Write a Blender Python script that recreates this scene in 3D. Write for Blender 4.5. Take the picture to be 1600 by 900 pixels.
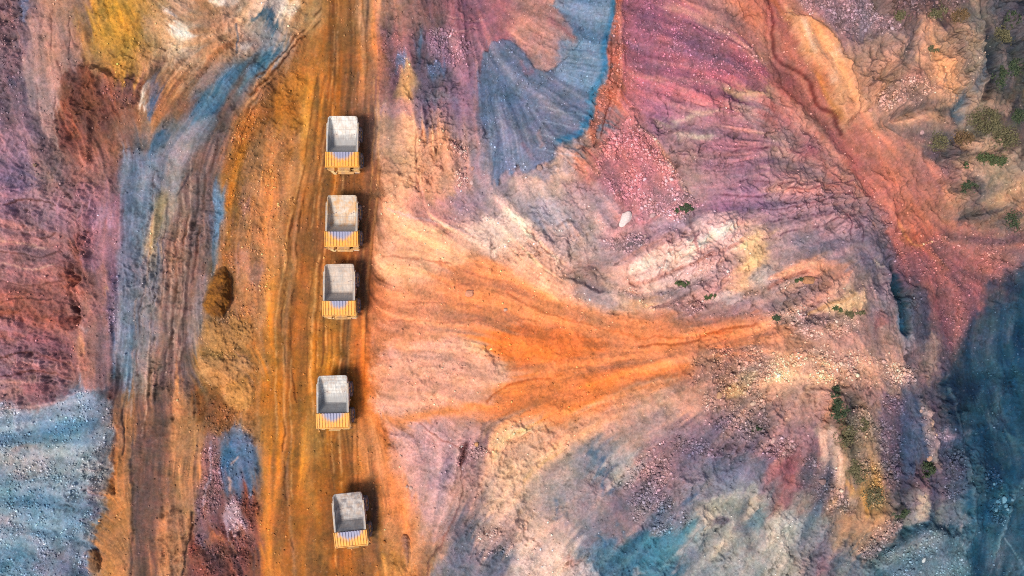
import bpy, bmesh, math, random
import numpy as np
from mathutils import Vector, Matrix, noise as mnoise

for o in list(bpy.data.objects):
    bpy.data.objects.remove(o)
scene = bpy.context.scene
COL = scene.collection
R = math.radians

# ------------------------------------------------------------------ camera, sky, sun, exposure
CAM_Z = 130.0
M_PX = 0.12                      # metres on the road per survey unit (one survey unit = 1/1600 of the frame)
cam_d = bpy.data.cameras.new('drone_camera')
cam = bpy.data.objects.new('drone_camera', cam_d)
COL.objects.link(cam)
cam.location = (0, 0, CAM_Z)
cam.rotation_euler = (0, 0, 0)
cam_d.sensor_width = 36.0
cam_d.lens = 36.0 * CAM_Z / (1600 * M_PX)
cam_d.clip_start = 1.0
cam_d.clip_end = 4000.0
scene.camera = cam

SUN_AZ = (-0.74, -0.67)          # the sun stands to the lower left
SUN_EL = 61.0
world = bpy.data.worlds.new('World')
scene.world = world
world.use_nodes = True
wn = world.node_tree
sky = wn.nodes.new('ShaderNodeTexSky')
sky.sky_type = 'NISHITA'
sky.sun_disc = False
sky.sun_elevation = R(SUN_EL)
sky.sun_rotation = math.atan2(SUN_AZ[0], SUN_AZ[1])
sky.dust_density = 2.5
wn.links.new(sky.outputs[0], wn.nodes['Background'].inputs[0])
wn.nodes['Background'].inputs[1].default_value = 0.115
sun_d = bpy.data.lights.new('sun', 'SUN')
sun_d.energy = 2.9
sun_d.angle = R(21.0)
sun_d.color = (1.0, 0.95, 0.88)
sun = bpy.data.objects.new('sun', sun_d)
COL.objects.link(sun)
to_sun = Vector((SUN_AZ[0] * math.cos(R(SUN_EL)), SUN_AZ[1] * math.cos(R(SUN_EL)), math.sin(R(SUN_EL))))
sun.rotation_euler = to_sun.to_track_quat('Z', 'Y').to_euler()
sun.location = to_sun * 300
scene.view_settings.view_transform = 'Standard'
scene.view_settings.look = 'None'
scene.view_settings.gamma = 1.0
scene.view_settings.exposure = 0.62
scene.cycles.use_denoising = False
scene.cycles.filter_width = 1.05
ALB = 0.62                       # displayed colour (linear) to surface colour

rng = np.random.default_rng(7)
random.seed(7)

# ------------------------------------------------------------------ the survey raster
X0, Y0, X1, Y1, ST = -60.0, -60.0, 1660.0, 960.0, 1.25
NX = int((X1 - X0) / ST) + 1
NY = int((Y1 - Y0) / ST) + 1
gx = X0 + ST * np.arange(NX)
gy = Y0 + ST * np.arange(NY)
PX, PY = np.meshgrid(gx, gy)
PX = PX.astype(np.float32); PY = PY.astype(np.float32)

def perlin(x, y, seed):
    g = np.random.default_rng(seed)
    n = 256
    ang = g.random((n, n), dtype=np.float32) * 2 * np.pi
    ca, sa = np.cos(ang), np.sin(ang)
    xi = np.floor(x).astype(np.int32); yi = np.floor(y).astype(np.int32)
    fx = (x - xi).astype(np.float32); fy = (y - yi).astype(np.float32)
    u = fx * fx * fx * (fx * (fx * 6 - 15) + 10)
    v = fy * fy * fy * (fy * (fy * 6 - 15) + 10)
    xa, xb, ya, yb = xi & 255, (xi + 1) & 255, yi & 255, (yi + 1) & 255
    d00 = ca[ya, xa] * fx + sa[ya, xa] * fy
    d10 = ca[ya, xb] * (fx - 1) + sa[ya, xb] * fy
    d01 = ca[yb, xa] * fx + sa[yb, xa] * (fy - 1)
    d11 = ca[yb, xb] * (fx - 1) + sa[yb, xb] * (fy - 1)
    a = d00 + u * (d10 - d00)
    b = d01 + u * (d11 - d01)
    return (a + v * (b - a)) * 1.9

def fbm(x, y, lam, octaves, seed, gain=0.5, ridged=False):
    out = np.zeros(np.shape(x), np.float32); amp = 1.0; tot = 0
    for k in range(octaves):
        n = perlin(x / lam + 17.3 * k, y / lam + 9.1 * k, seed + k)
        if ridged:
            n = 1 - 2 * np.minimum(np.abs(n) * 1.6, 1)
        out += amp * n; tot += amp * amp
        amp *= gain; lam *= 0.5
    return out / math.sqrt(tot)

def samp(A, x, y, mirror=False):
    u = (x - X0) / ST; v = (y - Y0) / ST
    if mirror:
        u = np.abs(u); v = np.abs(v)
        u = np.mod(u, 2 * (NX - 1)); u = np.where(u > NX - 1, 2 * (NX - 1) - u, u)
        v = np.mod(v, 2 * (NY - 1)); v = np.where(v > NY - 1, 2 * (NY - 1) - v, v)
    u = np.clip(u, 0, NX - 1.001); v = np.clip(v, 0, NY - 1.001)
    ui = u.astype(np.int32); vi = v.astype(np.int32)
    fu = u - ui; fv = v - vi
    if A.ndim == 3:
        fu = fu[..., None]; fv = fv[..., None]
    a = A[vi, ui] * (1 - fu) + A[vi, ui + 1] * fu
    b = A[vi + 1, ui] * (1 - fu) + A[vi + 1, ui + 1] * fu
    return a * (1 - fv) + b * fv

WX = fbm(PX, PY, 60, 5, 101, 0.62)
WY = fbm(PX, PY, 60, 5, 131, 0.62)

def gauss_field(nodes, sig, ncomp):
    """smooth field through scattered survey nodes (x, y, values...)"""
    q = 8
    X, Y = PX[::q, ::q], PY[::q, ::q]
    num = np.zeros(X.shape + (ncomp,), np.float32); den = np.full(X.shape, 1e-9, np.float32)
    for n in nodes:
        d2 = (X - n[0]) ** 2 + (Y - n[1]) ** 2
        w = np.exp(-d2 / (2 * sig * sig)) + 1e-4 / (1 + d2 / sig ** 2)
        for c in range(ncomp):
            num[..., c] += w * n[2 + c]
        den += w
    f = num / den[..., None]
    ny, nx = X.shape
    u = np.clip((PX - X0) / (ST * q), 0, nx - 1.001); v = np.clip((PY - Y0) / (ST * q), 0, ny - 1.001)
    ui = u.astype(np.int32); vi = v.astype(np.int32)
    fu = (u - ui)[..., None]; fv = (v - vi)[..., None]
    return (f[vi, ui] * (1 - fu) + f[vi, ui + 1] * fu) * (1 - fv) + (f[vi + 1, ui] * (1 - fu) + f[vi + 1, ui + 1] * fu) * fv

# direction in which the ground is combed: wheel tracks, spill, strata
FLOW = [(450, y, 92) for y in range(150, 901, 75)] + [(540, y, 90) for y in range(0, 901, 75)] + [
    (430, 90, 128), (470, 60, 112), (500, 120, 95), (350, 150, 132), (300, 190, 122), (230, 300, 96), (220, 400, 94), (220, 500, 94), (230, 700, 93), (300, 400, 97),
    (290, 300, 100), (270, 520, 95), (250, 850, 92), (300, 700, 97), (370, 250, 105), (370, 350, 92), (370, 450, 80), (360, 560, 30), (350, 720, 85), (350, 850, 60),
    (60, 350, 10), (60, 450, 5), (60, 550, 10), (30, 300, 12), (120, 440, 40), (150, 400, 95), (150, 550, 92), (160, 300, 95), (70, 120, 82), (60, 230, 75), (150, 200, 60),
    (180, 60, 70), (280, 60, 35), (330, 80, 140), (250, 130, 120), (80, 680, -8), (80, 800, 5), (40, 720, -8), (130, 860, 30),
    (650, 400, 20), (800, 460, 22), (950, 520, 5), (1100, 525, -8), (700, 500, 8), (850, 600, -12), (650, 620, -5), (980, 600, -20), (620, 450, 12), (620, 560, 5), (760, 560, 15),
    (850, 680, -30), (1000, 640, -22), (800, 780, -52), (900, 750, -45), (720, 720, -75), (680, 650, 30), (620, 740, 75), (640, 850, 80), (700, 830, -60),
    (640, 280, 85), (650, 100, 80), (780, 180, 86), (770, 240, 92), (830, 200, 75), (850, 160, 22), (900, 110, 10), (920, 50, 8), (880, 190, 25), (830, 60, 30), (720, 60, 85), (710, 200, 85),
    (1020, 80, 15), (1100, 60, 28), (1150, 180, 10), (1050, 120, 10), (1150, 280, -5), (1000, 260, 65), (1200, 320, -15), (1300, 350, -22), (1250, 250, 15), (1180, 90, 40), (960, 100, 90),
    (1240, 130, 58), (1320, 230, 55), (1400, 330, 58), (1300, 100, 62), (1260, 60, 65), (1400, 100, 125), (1500, 100, 50), (1550, 150, 110), (1450, 280, 60), (1540, 320, 150), (1480, 200, -10),
    (1450, 430, 60), (1530, 400, 10), (1480, 500, 100), (1080, 400, -32), (1000, 400, -30), (850, 380, 48), (900, 320, 60), (950, 460, 25), (1150, 420, -30), (1250, 470, -25), (740, 340, 30),
    (1200, 580, 5), (1150, 650, -30), (1200, 650, -50), (1300, 560, 20), (1250, 650, 108), (1270, 720, 108), (1190, 720, -52), (1190, 790, -55), (1340, 700, 70), (1400, 700, 86), (1470, 680, 80), (1550, 650, 70), (1560, 800, 110), (1500, 800, 80),
    (1050, 760, -52), (1060, 700, -45), (1130, 720, -48), (1050, 850, -38), (1150, 830, -50), (1250, 800, 112), (1280, 860, 118), (1440, 860, -20), (1390, 480, 80), (1420, 560, 75)]
ff = gauss_field([(x, y, math.cos(2 * R(a)), math.sin(2 * R(a))) for x, y, a in FLOW], 42, 2)
ang = 0.5 * np.arctan2(ff[..., 1], ff[..., 0]) + 0.22 * WX
VX, VY = np.cos(ang).astype(np.float32), np.sin(ang).astype(np.float32)

def lic(lam, steps, h, seed):
    nse = perlin(PX / lam, PY / lam, seed) + 0.6 * perlin(PX / (lam * 0.5) + 7, PY / (lam * 0.5), seed + 1)
    acc = nse.copy()
    for sgn in (1, -1):
        u = (PX - X0) / ST; v = (PY - Y0) / ST
        dx0 = VX * sgn; dy0 = VY * sgn
        for k in range(steps):
            ui = np.clip(u, 0, NX - 1).astype(np.int32); vi = np.clip(v, 0, NY - 1).astype(np.int32)
            dx, dy = VX[vi, ui], VY[vi, ui]
            s = np.where(dx * dx0 + dy * dy0 < 0, -1, 1)
            dx0, dy0 = dx * s, dy * s
            u = u + dx0 * h / ST; v = v + dy0 * h / ST
            ui = np.clip(u, 0, NX - 1).astype(np.int32); vi = np.clip(v, 0, NY - 1).astype(np.int32)
            acc += nse[vi, ui] * (1 - 0.6 * k / steps)
    acc -= acc.mean(); acc /= acc.std()
    return np.clip(acc, -3, 3)

def smear(A, steps, h):
    acc = A.copy(); tot = 1.0
    for sgn in (1, -1):
        u = (PX - X0) / ST; v = (PY - Y0) / ST
        dx0 = VX * sgn; dy0 = VY * sgn
        for k in range(steps):
            ui = np.clip(u, 0, NX - 1).astype(np.int32); vi = np.clip(v, 0, NY - 1).astype(np.int32)
            dx, dy = VX[vi, ui], VY[vi, ui]
            s_ = np.where(dx * dx0 + dy * dy0 < 0, -1, 1)
            dx0, dy0 = dx * s_, dy * s_
            u = u + dx0 * h / ST; v = v + dy0 * h / ST
            ui = np.clip(u, 0, NX - 1).astype(np.int32); vi = np.clip(v, 0, NY - 1).astype(np.int32)
            wt = 1 - 0.7 * k / steps
            acc += A[vi, ui] * wt
            if sgn == 1: tot += 2 * wt
    return acc / tot

LF = lic(2.8, 12, 2.0, 301)      # fine streaks
LM = lic(8.5, 14, 4.0, 311)      # broader streaks
LB = lic(24.0, 14, 7.0, 341)     # bands
LF = LF * np.clip(0.45 + 0.9 * fbm(PX, PY, 55, 3, 391, 0.6), 0.05, 1.4)
LM = LM * np.clip(0.6 + 0.9 * fbm(PX, PY, 110, 3, 395, 0.6), 0.1, 1.4)
N1 = fbm(PX, PY, 90, 5, 401, 0.6)
N2 = fbm(PX, PY, 26, 4, 421, 0.6)
N3 = fbm(PX, PY, 9, 3, 441, 0.65)
RG = fbm(PX + 10 * WX, PY + 10 * WY, 70, 5, 461, 0.55, True)

def sstep_(t):
    t = np.clip(t, 0, 1)
    return t * t * (3 - 2 * t)
# crags: fissures between blocks of rock, seen at two scales
RG2 = fbm(PX + 14 * WX, PY + 14 * WY, 34, 4, 481, 0.6, True)
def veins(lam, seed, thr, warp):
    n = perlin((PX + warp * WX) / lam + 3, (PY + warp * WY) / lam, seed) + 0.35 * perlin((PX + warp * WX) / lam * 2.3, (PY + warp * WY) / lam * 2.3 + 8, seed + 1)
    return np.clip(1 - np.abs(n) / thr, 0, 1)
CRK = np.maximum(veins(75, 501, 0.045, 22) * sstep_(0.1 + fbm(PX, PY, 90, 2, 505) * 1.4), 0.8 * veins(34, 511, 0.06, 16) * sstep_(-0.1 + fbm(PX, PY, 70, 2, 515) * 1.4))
PATCH = sstep_(0.5 + 0.9 * fbm(PX, PY, 120, 3, 521, 0.6))

# ------------------------------------------------------------------ ground colours of the ores: survey table, one sample per 50 units
TAB = """
785555 aa7d69 a5785f cd912d be9155 cda07d cd8c5f d7a582 c8aa91 af8255 a55f28 be7d50 96695f 735555 82505f a55f64 be7d6e 877d91 5f87af a55a5f 965569 b9736e cd8778 cd785f cd7d64 966e73 825f69 826964 735a5f 645050 877364 5a5055
825f64 af7d6e 96644b cd9637 c39155 d7b491 c88c5f c38c69 8c878c a0693c 965523 aa6941 8c5a5f 73555f 966473 a5646e 967d82 82788c 5082af a55555 9b5569 a05a69 b46e69 cd7d69 dc966e e19669 a5786e be8c73 96736e cd9673 9b826e 5f5550
6e505a af7d6e 784637 9b6441 a56e5f b47d50 87736e 4b6e8c aa6937 b9732d 965523 a06446 965f5a 6e5f6e 916478 696e87 6e7896 6982a0 558cb9 be695a a05f73 a55f6e 965064 a56469 af5f55 e19669 d7916e c8916e a07869 d79b73 af8c73 464b50
6e505f a56e5f 7d4b37 825041 af734b 966446 3c5f7d 875a41 b46928 be7832 a05a23 8c5541 af786e 736478 8c6478 5a6982 5f6987 646e8c 467da5 c8735f a55f73 a56973 a05f69 a57873 a05050 c37d5f d79b73 c38c73 be8c73 be8769 af8c6e 55504b
916473 825a50 8c5046 a06446 555f73 917d73 6e5550 a56428 af692d b96e2d a55f28 8c5541 cd9673 c3875f 8c7373 5f6987 786e82 6e738c b9735f b96969 a57373 966e6e 966473 9b646e a0786e 964650 b96450 b47869 82695f 695f5f 695a50 6e554b
825f7d 8c645a 965a50 8c5f5a 6e7896 a5876e 6e5f5f af6e32 be783c b96e37 965523 875037 d2966e d29173 a07878 967d82 96787d c8967d be6e69 b46469 aa736e a5786e 966973 966473 a57873 a5736e a05a50 b45f50 b96e5f 8c6464 c89678 b49173
916473 966973 915f6e 966478 647391 a5785a 69738c aa6e37 be7846 a05a28 965523 8c5a41 e69673 c38278 9b7882 a58287 c8a08c af918c a58787 af6e6e 96646e 966e73 915f78 8c5f78 966e7d a0737d 966e73 965f5a be6950 be7d5f 8c7364 a0785f
a0645f a0645f 915555 965a64 6e7382 9b735f 787382 be7846 be733c a05a2d 9b5528 a05a3c f5a578 f0a578 eba07d d2a08c d7a58c b48c82 be9687 aa7d82 af7d7d a07882 e1a59b b48c6e af827d 876973 96737d 826469 b95f4b af6455 a5695a 967364
a05f5a 9b5a55 82463c 785069 82787d 91695f 916e5a c88250 b46e37 a55f2d 9b5528 875037 faa06e f5a073 e18c64 f59b64 f09669 e1a587 826969 be8c7d e1af9b d7a59b b48282 d7a073 aa8278 c88264 a57d73 6e5f69 6e3c46 a05550 a05a50 78555f
a55541 a55541 a05a4b 64506e 8c7d78 916e5f 966e50 c38264 b97332 a55f2d aa6428 aa5a32 f59164 fa9664 f58c55 fa9155 f5965f eb8c55 d29678 d79b78 be8c78 af827d a57873 aa7d78 967369 a57873 d7a578 7d6469 3c5569 825055 8c4b50 414b5f
965a5f 8c4b50 965a4b 6e6478 827d87 825f55 b9873c be8246 b46928 aa5f28 af6928 e17332 eb9b78 f0a078 e69673 eb824b fa7d37 fa7d3c eb7d41 e17841 dc7846 d7784b dc734b d27855 be7d5f af7d69 b47d6e 966e64 6e6973 694b5a 5f4b5f 324b5f
8c5a64 875055 a05f50 3c5f82 967864 7d554b a57841 cd8c4b b46928 a55f23 a55f23 d7692d eba58c e6a58c e1a082 f0a578 eb8241 eb7d3c e6783c e17841 e68c5a cd825f af7d69 a57d69 e6a578 c39173 b98773 b9876e 967369 6e555f 2d3c4b 234b5f
916464 736473 787d96 6e4b46 966e4b 824b32 824b23 c38241 b46923 af6423 b46923 e17332 f0a582 f09669 f08c55 eb7d3c f07d32 eb7d37 e1824b e1966e dca07d cd9178 a57873 aa8269 cd967d b98773 645550 b47d6e 5f5569 5f505f 193246 325064
6482a0 46789b 6e91af 7d555a 734b3c 965f32 966441 826e6e b96e28 b46928 b46928 e18246 cd9182 be8c8c af827d e19b73 dca07d e19b73 d29673 c3917d a07d78 876973 7d6473 82696e a07378 9b7378 645a41 aa7d69 505573 5f5569 19374b 415a69
969191 afa59b a5afaf a06441 6e4b41 be7d4b 825a5f 55698c af6932 b46923 965523 d77d41 d78c6e b48282 aa7873 e1aa82 d7a582 c39b82 787d8c 9b8c82 8c696e 786473 73697d 73697d 91555a 785f69 b48c6e 8c7355 504b64 4b4b64 3c5069 1e465f
5082a5 7896b4 73829b be7846 644641 aa6e46 734b4b 78504b af692d aa5f23 965523 965a37 eb8750 b98782 be8773 d7a587 cda082 968787 967d7d 826973 7d6973 7d737d a59b8c 787d82 8c5f5f 645f69 af8264 96734b 554b5a 6e5f6e 325f7d 1e5a78
9696a0 6e96b4 788296 be7d46 694b41 aa734b 78413c a5645a af642d a05a23 965523 a56432 c3824b be8778 6e646e a0827d dcaf96 be9687 78737d 82696e 327896 5a8296 aa9b8c 787d87 a59b8c 6e7d8c c88c5f 8c6e5f 5a6e82 3c5f73 285f7d 1e5a78
6e91af 73697d 787896 be8250 6e5046 a5734b 6e3c3c 82504b b4692d a55f28 9b5523 a05f32 d28c41 be7d50 69697d 6e6e7d dcb4a0 d2aa96 6e7d91 3c6e8c 3c7896 8c878c 969691 96968c 9b968c 7d737d 6e7887 5a7887 647d8c 64828f 28698a 3c6478
"""
T = np.array([[[int(h[i:i + 2], 16) for i in (0, 2, 4)] for h in row.split()] for row in TAB.strip().splitlines()], np.float32)
assert T.shape == (18, 32, 3), T.shape
wx = PX + 12 * WX + 2 * VX * LM; wy = PY + 12 * WY + 2 * VY * LM
u = np.clip((wx - 25) / 50, 0, 30.999); v = np.clip((wy - 25) / 50, 0, 16.999)
ui = u.astype(int); vi = v.astype(int); fu = (u - ui); fv = (v - vi)
fu = (fu * fu * (3 - 2 * fu))[..., None]; fv = (fv * fv * (3 - 2 * fv))[..., None]
C = ((T[vi, ui] * (1 - fu) + T[vi, ui + 1] * fu) * (1 - fv) + (T[vi + 1, ui] * (1 - fu) + T[vi + 1, ui + 1] * fu) * fv).astype(np.float32)
HD = np.zeros((NY, NX), np.float32)       # extra height of single features, metres
RO = np.full((NY, NX), 0.6, np.float32)   # roughness of the ground
GR = np.full((NY, NX), 0.08, np.float32)  # how stony it is
FW = 0.22 + 0.5 * sstep_(0.3 + N1 * 0.8)   # how strongly the ground is combed

THIN = []                                  # thin veins and cracks cut through everything else

def window(pts, m):
    xs = [p[0] for p in pts]; ys = [p[1] for p in pts]
    a = max(0, int((min(xs) - m - X0) / ST)); b = min(NX, int((max(xs) + m - X0) / ST) + 2)
    c = max(0, int((min(ys) - m - Y0) / ST)); d = min(NY, int((max(ys) + m - Y0) / ST) + 2)
    return (slice(c, d), slice(a, b))

def seg_d2(x, y, p, q):
    dx, dy = q[0] - p[0], q[1] - p[1]
    t = np.clip(((x - p[0]) * dx + (y - p[1]) * dy) / (dx * dx + dy * dy + 1e-9), 0, 1)
    return (x - p[0] - t * dx) ** 2 + (y - p[1] - t * dy) ** 2, t

def sstep(t):
    t = np.clip(t, 0, 1)
    return t * t * (3 - 2 * t)

def smooth_path(pts, n=4, closed=False):
    out = []; k = len(pts)
    rngk = range(k if closed else k - 1)
    for i in rngk:
        p0 = pts[(i - 1) % k] if (closed or i > 0) else pts[0]
        p1 = pts[i]; p2 = pts[(i + 1) % k]
        p3 = pts[(i + 2) % k] if (closed or i + 2 < k) else pts[-1]
        for j in range(n):
            t = j / n
            out.append(tuple(0.5 * (2 * p1[c] + (p2[c] - p0[c]) * t + (2 * p0[c] - 5 * p1[c] + 4 * p2[c] - p3[c]) * t * t + (3 * p1[c] - p0[c] - 3 * p2[c] + p3[c]) * t ** 3) for c in range(len(p1))))
    if not closed:
        out.append(tuple(pts[-1]))
    return out

def poly_mask(pts, soft=4, warp=5, lick=0.0, n2=0.0):
    pts = smooth_path(pts, 3, True)
    w = window(pts, soft * 2 + warp * 3 + 12 + abs(lick) * 3)
    x = PX[w] + warp * WX[w]; y = PY[w] + warp * WY[w]
    ins = np.zeros(x.shape, bool); d2 = np.full(x.shape, 1e9, np.float32)
    k = len(pts)
    for i in range(k):
        p, q = pts[i], pts[(i + 1) % k]
        d2 = np.minimum(d2, seg_d2(x, y, p, q)[0])
        if p[1] != q[1]:
            c = (p[1] > y) != (q[1] > y)
            ins ^= c & (x < (q[0] - p[0]) * (y - p[1]) / (q[1] - p[1]) + p[0])
    sd = np.sqrt(d2) * np.where(ins, 1, -1)
    if lick: sd = sd + lick * LM[w]
    sd = sd + n2 * N2[w] + min(soft, 6) * (0.45 * N2[w] + 0.40 * N3[w])
    return w, sstep(0.5 + sd / (1.5 * soft)), sd

def poly(pts, col, soft=4, warp=5, a=1.0, lick=0.0, n2=0.0, dh=0.0, rough=None, grav=None, rim=None):
    w, m, sd = poly_mask(pts, soft, warp, lick, n2)
    ma = (m * a)[..., None]
    if col is not None:
        C[w] = C[w] * (1 - ma) + np.array(col, np.float32) * ma
    if rim is not None:          # a band of another colour along the edge
        rc, rw = rim
        mr = (m * np.clip(1 - sd / rw, 0, 1) * a)[..., None]
        C[w] = C[w] * (1 - mr) + np.array(rc, np.float32) * mr
    if dh: HD[w] += m * dh
    if rough is not None: RO[w] = RO[w] * (1 - m) + rough * m
    if grav is not None: GR[w] = GR[w] * (1 - m) + grav * m

def line(pts, wd, col, a=1.0, warp=4, dh=0.0, brk=0.0, soft=1.0):
    """a vein, rut, crack or ridge: width wd (start, end), dh raises or cuts it"""
    pts = smooth_path(pts, 4)
    w0, w1 = wd if isinstance(wd, tuple) else (wd, wd)
    w = window(pts, max(w0, w1) + warp * 3 + 6)
    x = PX[w] + warp * WX[w]; y = PY[w] + warp * WY[w]
    best = np.full(x.shape, 1e9, np.float32); tt = np.zeros(x.shape, np.float32)
    k = len(pts) - 1
    for i in range(k):
        d2, t = seg_d2(x, y, pts[i], pts[i + 1])
        c = d2 < best
        best = np.where(c, d2, best); tt = np.where(c, (i + t) / k, tt)
    d = np.sqrt(best); ww = w0 + (w1 - w0) * tt
    m = sstep((1 - d / np.maximum(ww, 0.1)) / soft)
    if brk: m = m * sstep(0.5 + (N2[w] - brk + 0.5) * 1.2)
    if col is not None:
        if max(w0, w1) <= 4.5:
            THIN.append((w, m * a, np.array(col, np.float32)))
        else:
            ma = (m * a)[..., None]
            C[w] = C[w] * (1 - ma) + np.array(col, np.float32) * ma
    if dh: HD[w] += m * dh * (0.45 if max(w0, w1) < 4.1 and abs(dh) < 0.95 else 0.8)

def step(pts, h, wd, reach, warp=5):
    """a ledge: the ground right of the walk along pts drops by h over wd and recovers over reach"""
    pts = smooth_path(pts, 4)
    w = window(pts, reach + warp * 3)
    x = PX[w] + warp * WX[w]; y = PY[w] + warp * WY[w]
    best = np.full(x.shape, 1e9, np.float32); sg = np.ones(x.shape, np.float32); tt = np.zeros(x.shape, np.float32)
    k = len(pts) - 1
    for i in range(k):
        p, q = pts[i], pts[i + 1]
        d2, t = seg_d2(x, y, p, q)
        cr = (q[0] - p[0]) * (y - p[1]) - (q[1] - p[1]) * (x - p[0])
        c = d2 < best
        best = np.where(c, d2, best); sg = np.where(c, np.sign(cr), sg); tt = np.where(c, (i + t) / k, tt)
    d = np.sqrt(best) * sg           # positive on the right hand (image sense)
    fade = np.clip(1 - np.abs(d) / reach, 0, 1) ** 1.3 * np.clip(np.minimum(tt, 1 - tt) * 6, 0, 1)
    HD[w] += -h * np.clip(d / wd, -1, 1) * 0.5 * fade

def blob(x, y, rx, ry, col, a=1.0, rot=0, **k):
    c, s = math.cos(R(rot)), math.sin(R(rot))
    poly([(x + rx * math.cos(t) * c - ry * math.sin(t) * s, y + rx * math.cos(t) * s + ry * math.sin(t) * c) for t in [i * math.pi / 4 for i in range(8)]], col, a=a, **k)

# ---- upper left: tan slide, golden ore, maroon rock
poly([(43, 33), (117, 37), (130, 83), (113, 113), (90, 147), (97, 173), (83, 187), (90, 230), (67, 217), (53, 173), (37, 110), (43, 67)], (182, 130, 114), 4, 6, 0.8, rough=0.35)
poly([(0, 0), (30, 0), (28, 60), (36, 110), (40, 170), (30, 200), (0, 190)], (112, 82, 90), 6, 6, 0.6, rough=0.8, grav=0.35)
poly([(32, -20), (42, -20), (42, 25), (30, 28)], (92, 108, 150), 2, 2, 0.85)
blob(18, 128, 9, 7, (55, 60, 85), 0.7)
blob(14, 56, 13, 8, (82, 74, 92), 0.6)
poly([(90, 143), (100, 113), (127, 103), (160, 110), (213, 130), (217, 150), (193, 167), (167, 180), (143, 200), (140, 253), (127, 247), (87, 227), (83, 187), (93, 167)], (126, 74, 58), 3, 6, 0.85, n2=3, rough=1.0, dh=0.6)
poly([(165, 122), (214, 131), (218, 150), (200, 162), (180, 160), (163, 150)], (126, 82, 78), 4, 4, 0.8, rough=0.3, grav=0.5)
poly([(100, 185), (125, 195), (135, 225), (128, 250), (100, 235), (88, 215)], (112, 60, 52), 5, 6, 0.7, n2=3)
poly([(127, 62), (140, 62), (165, 85), (180, 115), (170, 124), (150, 112), (130, 95)], (176, 132, 84), 5, 5, 0.8)
poly([(143, 43), (150, 15), (160, -20), (217, -20), (213, 30), (223, 50), (213, 70), (197, 80), (200, 100), (217, 113), (207, 128), (187, 127), (177, 110), (160, 83), (140, 63)], (196, 144, 60), 5, 7, 0.8, n2=6, rough=0.7)
blob(172, 88, 13, 9, (150, 112, 60), 0.6, 40, n2=3)
blob(192, 35, 22, 28, (210, 148, 50), 0.55, n2=6)
poly([(222, 20), (260, 8), (290, 40), (262, 70), (225, 68)], (196, 150, 104), 6, 8, 0.6, lick=2)
blob(263, 17, 5, 5, (238, 226, 212), 0.9, warp=2, soft=2, dh=0.3)
blob(283, 50, 14, 17, (238, 228, 208), 0.85, warp=6, soft=7, n2=3)
blob(353, 2, 17, 9, (240, 226, 206), 0.8, warp=5, soft=5)
blob(380, 74, 9, 7, (226, 205, 182), 0.8, warp=4, soft=4)
blob(448, 8, 20, 14, (232, 214, 190), 0.75, warp=6, soft=6)
line([(226, 132), (221, 148), (218, 160), (226, 166)], (5, 7), (228, 204, 180), 0.9, 3, dh=0.25)
poly([(226, 128), (246, 128), (248, 150), (236, 156), (228, 146)], (98, 112, 146), 4, 4, 0.6, n2=4)
poly([(230, 158), (240, 154), (242, 168), (237, 184), (229, 180)], (66, 104, 152), 3, 3, 0.85)
poly([(222, 112), (240, 112), (252, 122), (230, 130)], (108, 80, 62), 4, 4, 0.7)
line([(270, 118), (285, 100), (305, 75), (330, 55), (360, 45)], (6, 4), (215, 165, 125), 0.6, 5)
line([(300, 130), (320, 100), (345, 75), (372, 62)], (9, 6), (140, 88, 56), 0.6, 6)
line([(366, 80), (372, 60), (370, 38)], (3, 2), (100, 108, 124), 0.8, 3)
poly([(398, 17), (414, 19), (424, 32), (440, 36), (442, 43), (424, 45), (412, 40), (398, 28)], (52, 96, 126), 3, 3, 0.85, n2=2)
# ---- blue vein that runs from the road down the side track
poly([(238, 245), (262, 218), (296, 184), (330, 178), (330, 205), (305, 240), (280, 292), (262, 300), (250, 290), (246, 270)], (140, 132, 140), 6, 5, 0.75, lick=5, rough=0.25)
poly([(190, 268), (202, 236), (240, 236), (246, 262), (240, 300), (228, 345), (206, 378), (184, 374), (188, 320)], (108, 122, 150), 5, 5, 0.85, lick=4, rough=0.25)
poly([(440, 72), (400, 82), (365, 105), (330, 128), (312, 150), (298, 180), (318, 183), (345, 165), (370, 140), (400, 118), (425, 100), (442, 85)], (88, 124, 156), 7, 5, 0.85, lick=3)
poly([(436, 75), (402, 86), (370, 108), (335, 130), (320, 150), (299, 183), (318, 184), (345, 160), (362, 138), (396, 116), (420, 98)], (38, 98, 142), 3, 4, 0.85, n2=5)
line([(440, 72), (470, 62)], (6, 3), (120, 120, 130), 0.6)
poly([(217, 240), (230, 227), (247, 207), (258, 205), (263, 220), (240, 238), (222, 246)], (44, 86, 126), 3, 3, 0.9, n2=2)
line([(334, 176), (350, 172), (372, 164)], (5, 2), (42, 48, 66), 0.6, 3, dh=-0.3)
line([(300, 262), (285, 290), (275, 305)], (3, 3), (70, 64, 76), 0.5, 3, dh=-0.2)
poly([(224, 400), (228, 345), (240, 306), (268, 296), (268, 330), (254, 372), (240, 410)], (214, 154, 88), 6, 3, 0.75, lick=3)
poly([(230, 382), (234, 340), (244, 314), (260, 306), (256, 335), (246, 368), (238, 390)], (240, 166, 66), 4, 3, 0.85)
poly([(275, 300), (330, 206), (362, 195), (346, 280), (331, 340), (320, 440), (302, 560), (292, 622), (236, 622), (246, 540), (262, 430)], (124, 92, 82), 5, 5, 0.75, lick=6, rough=0.55)
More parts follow.
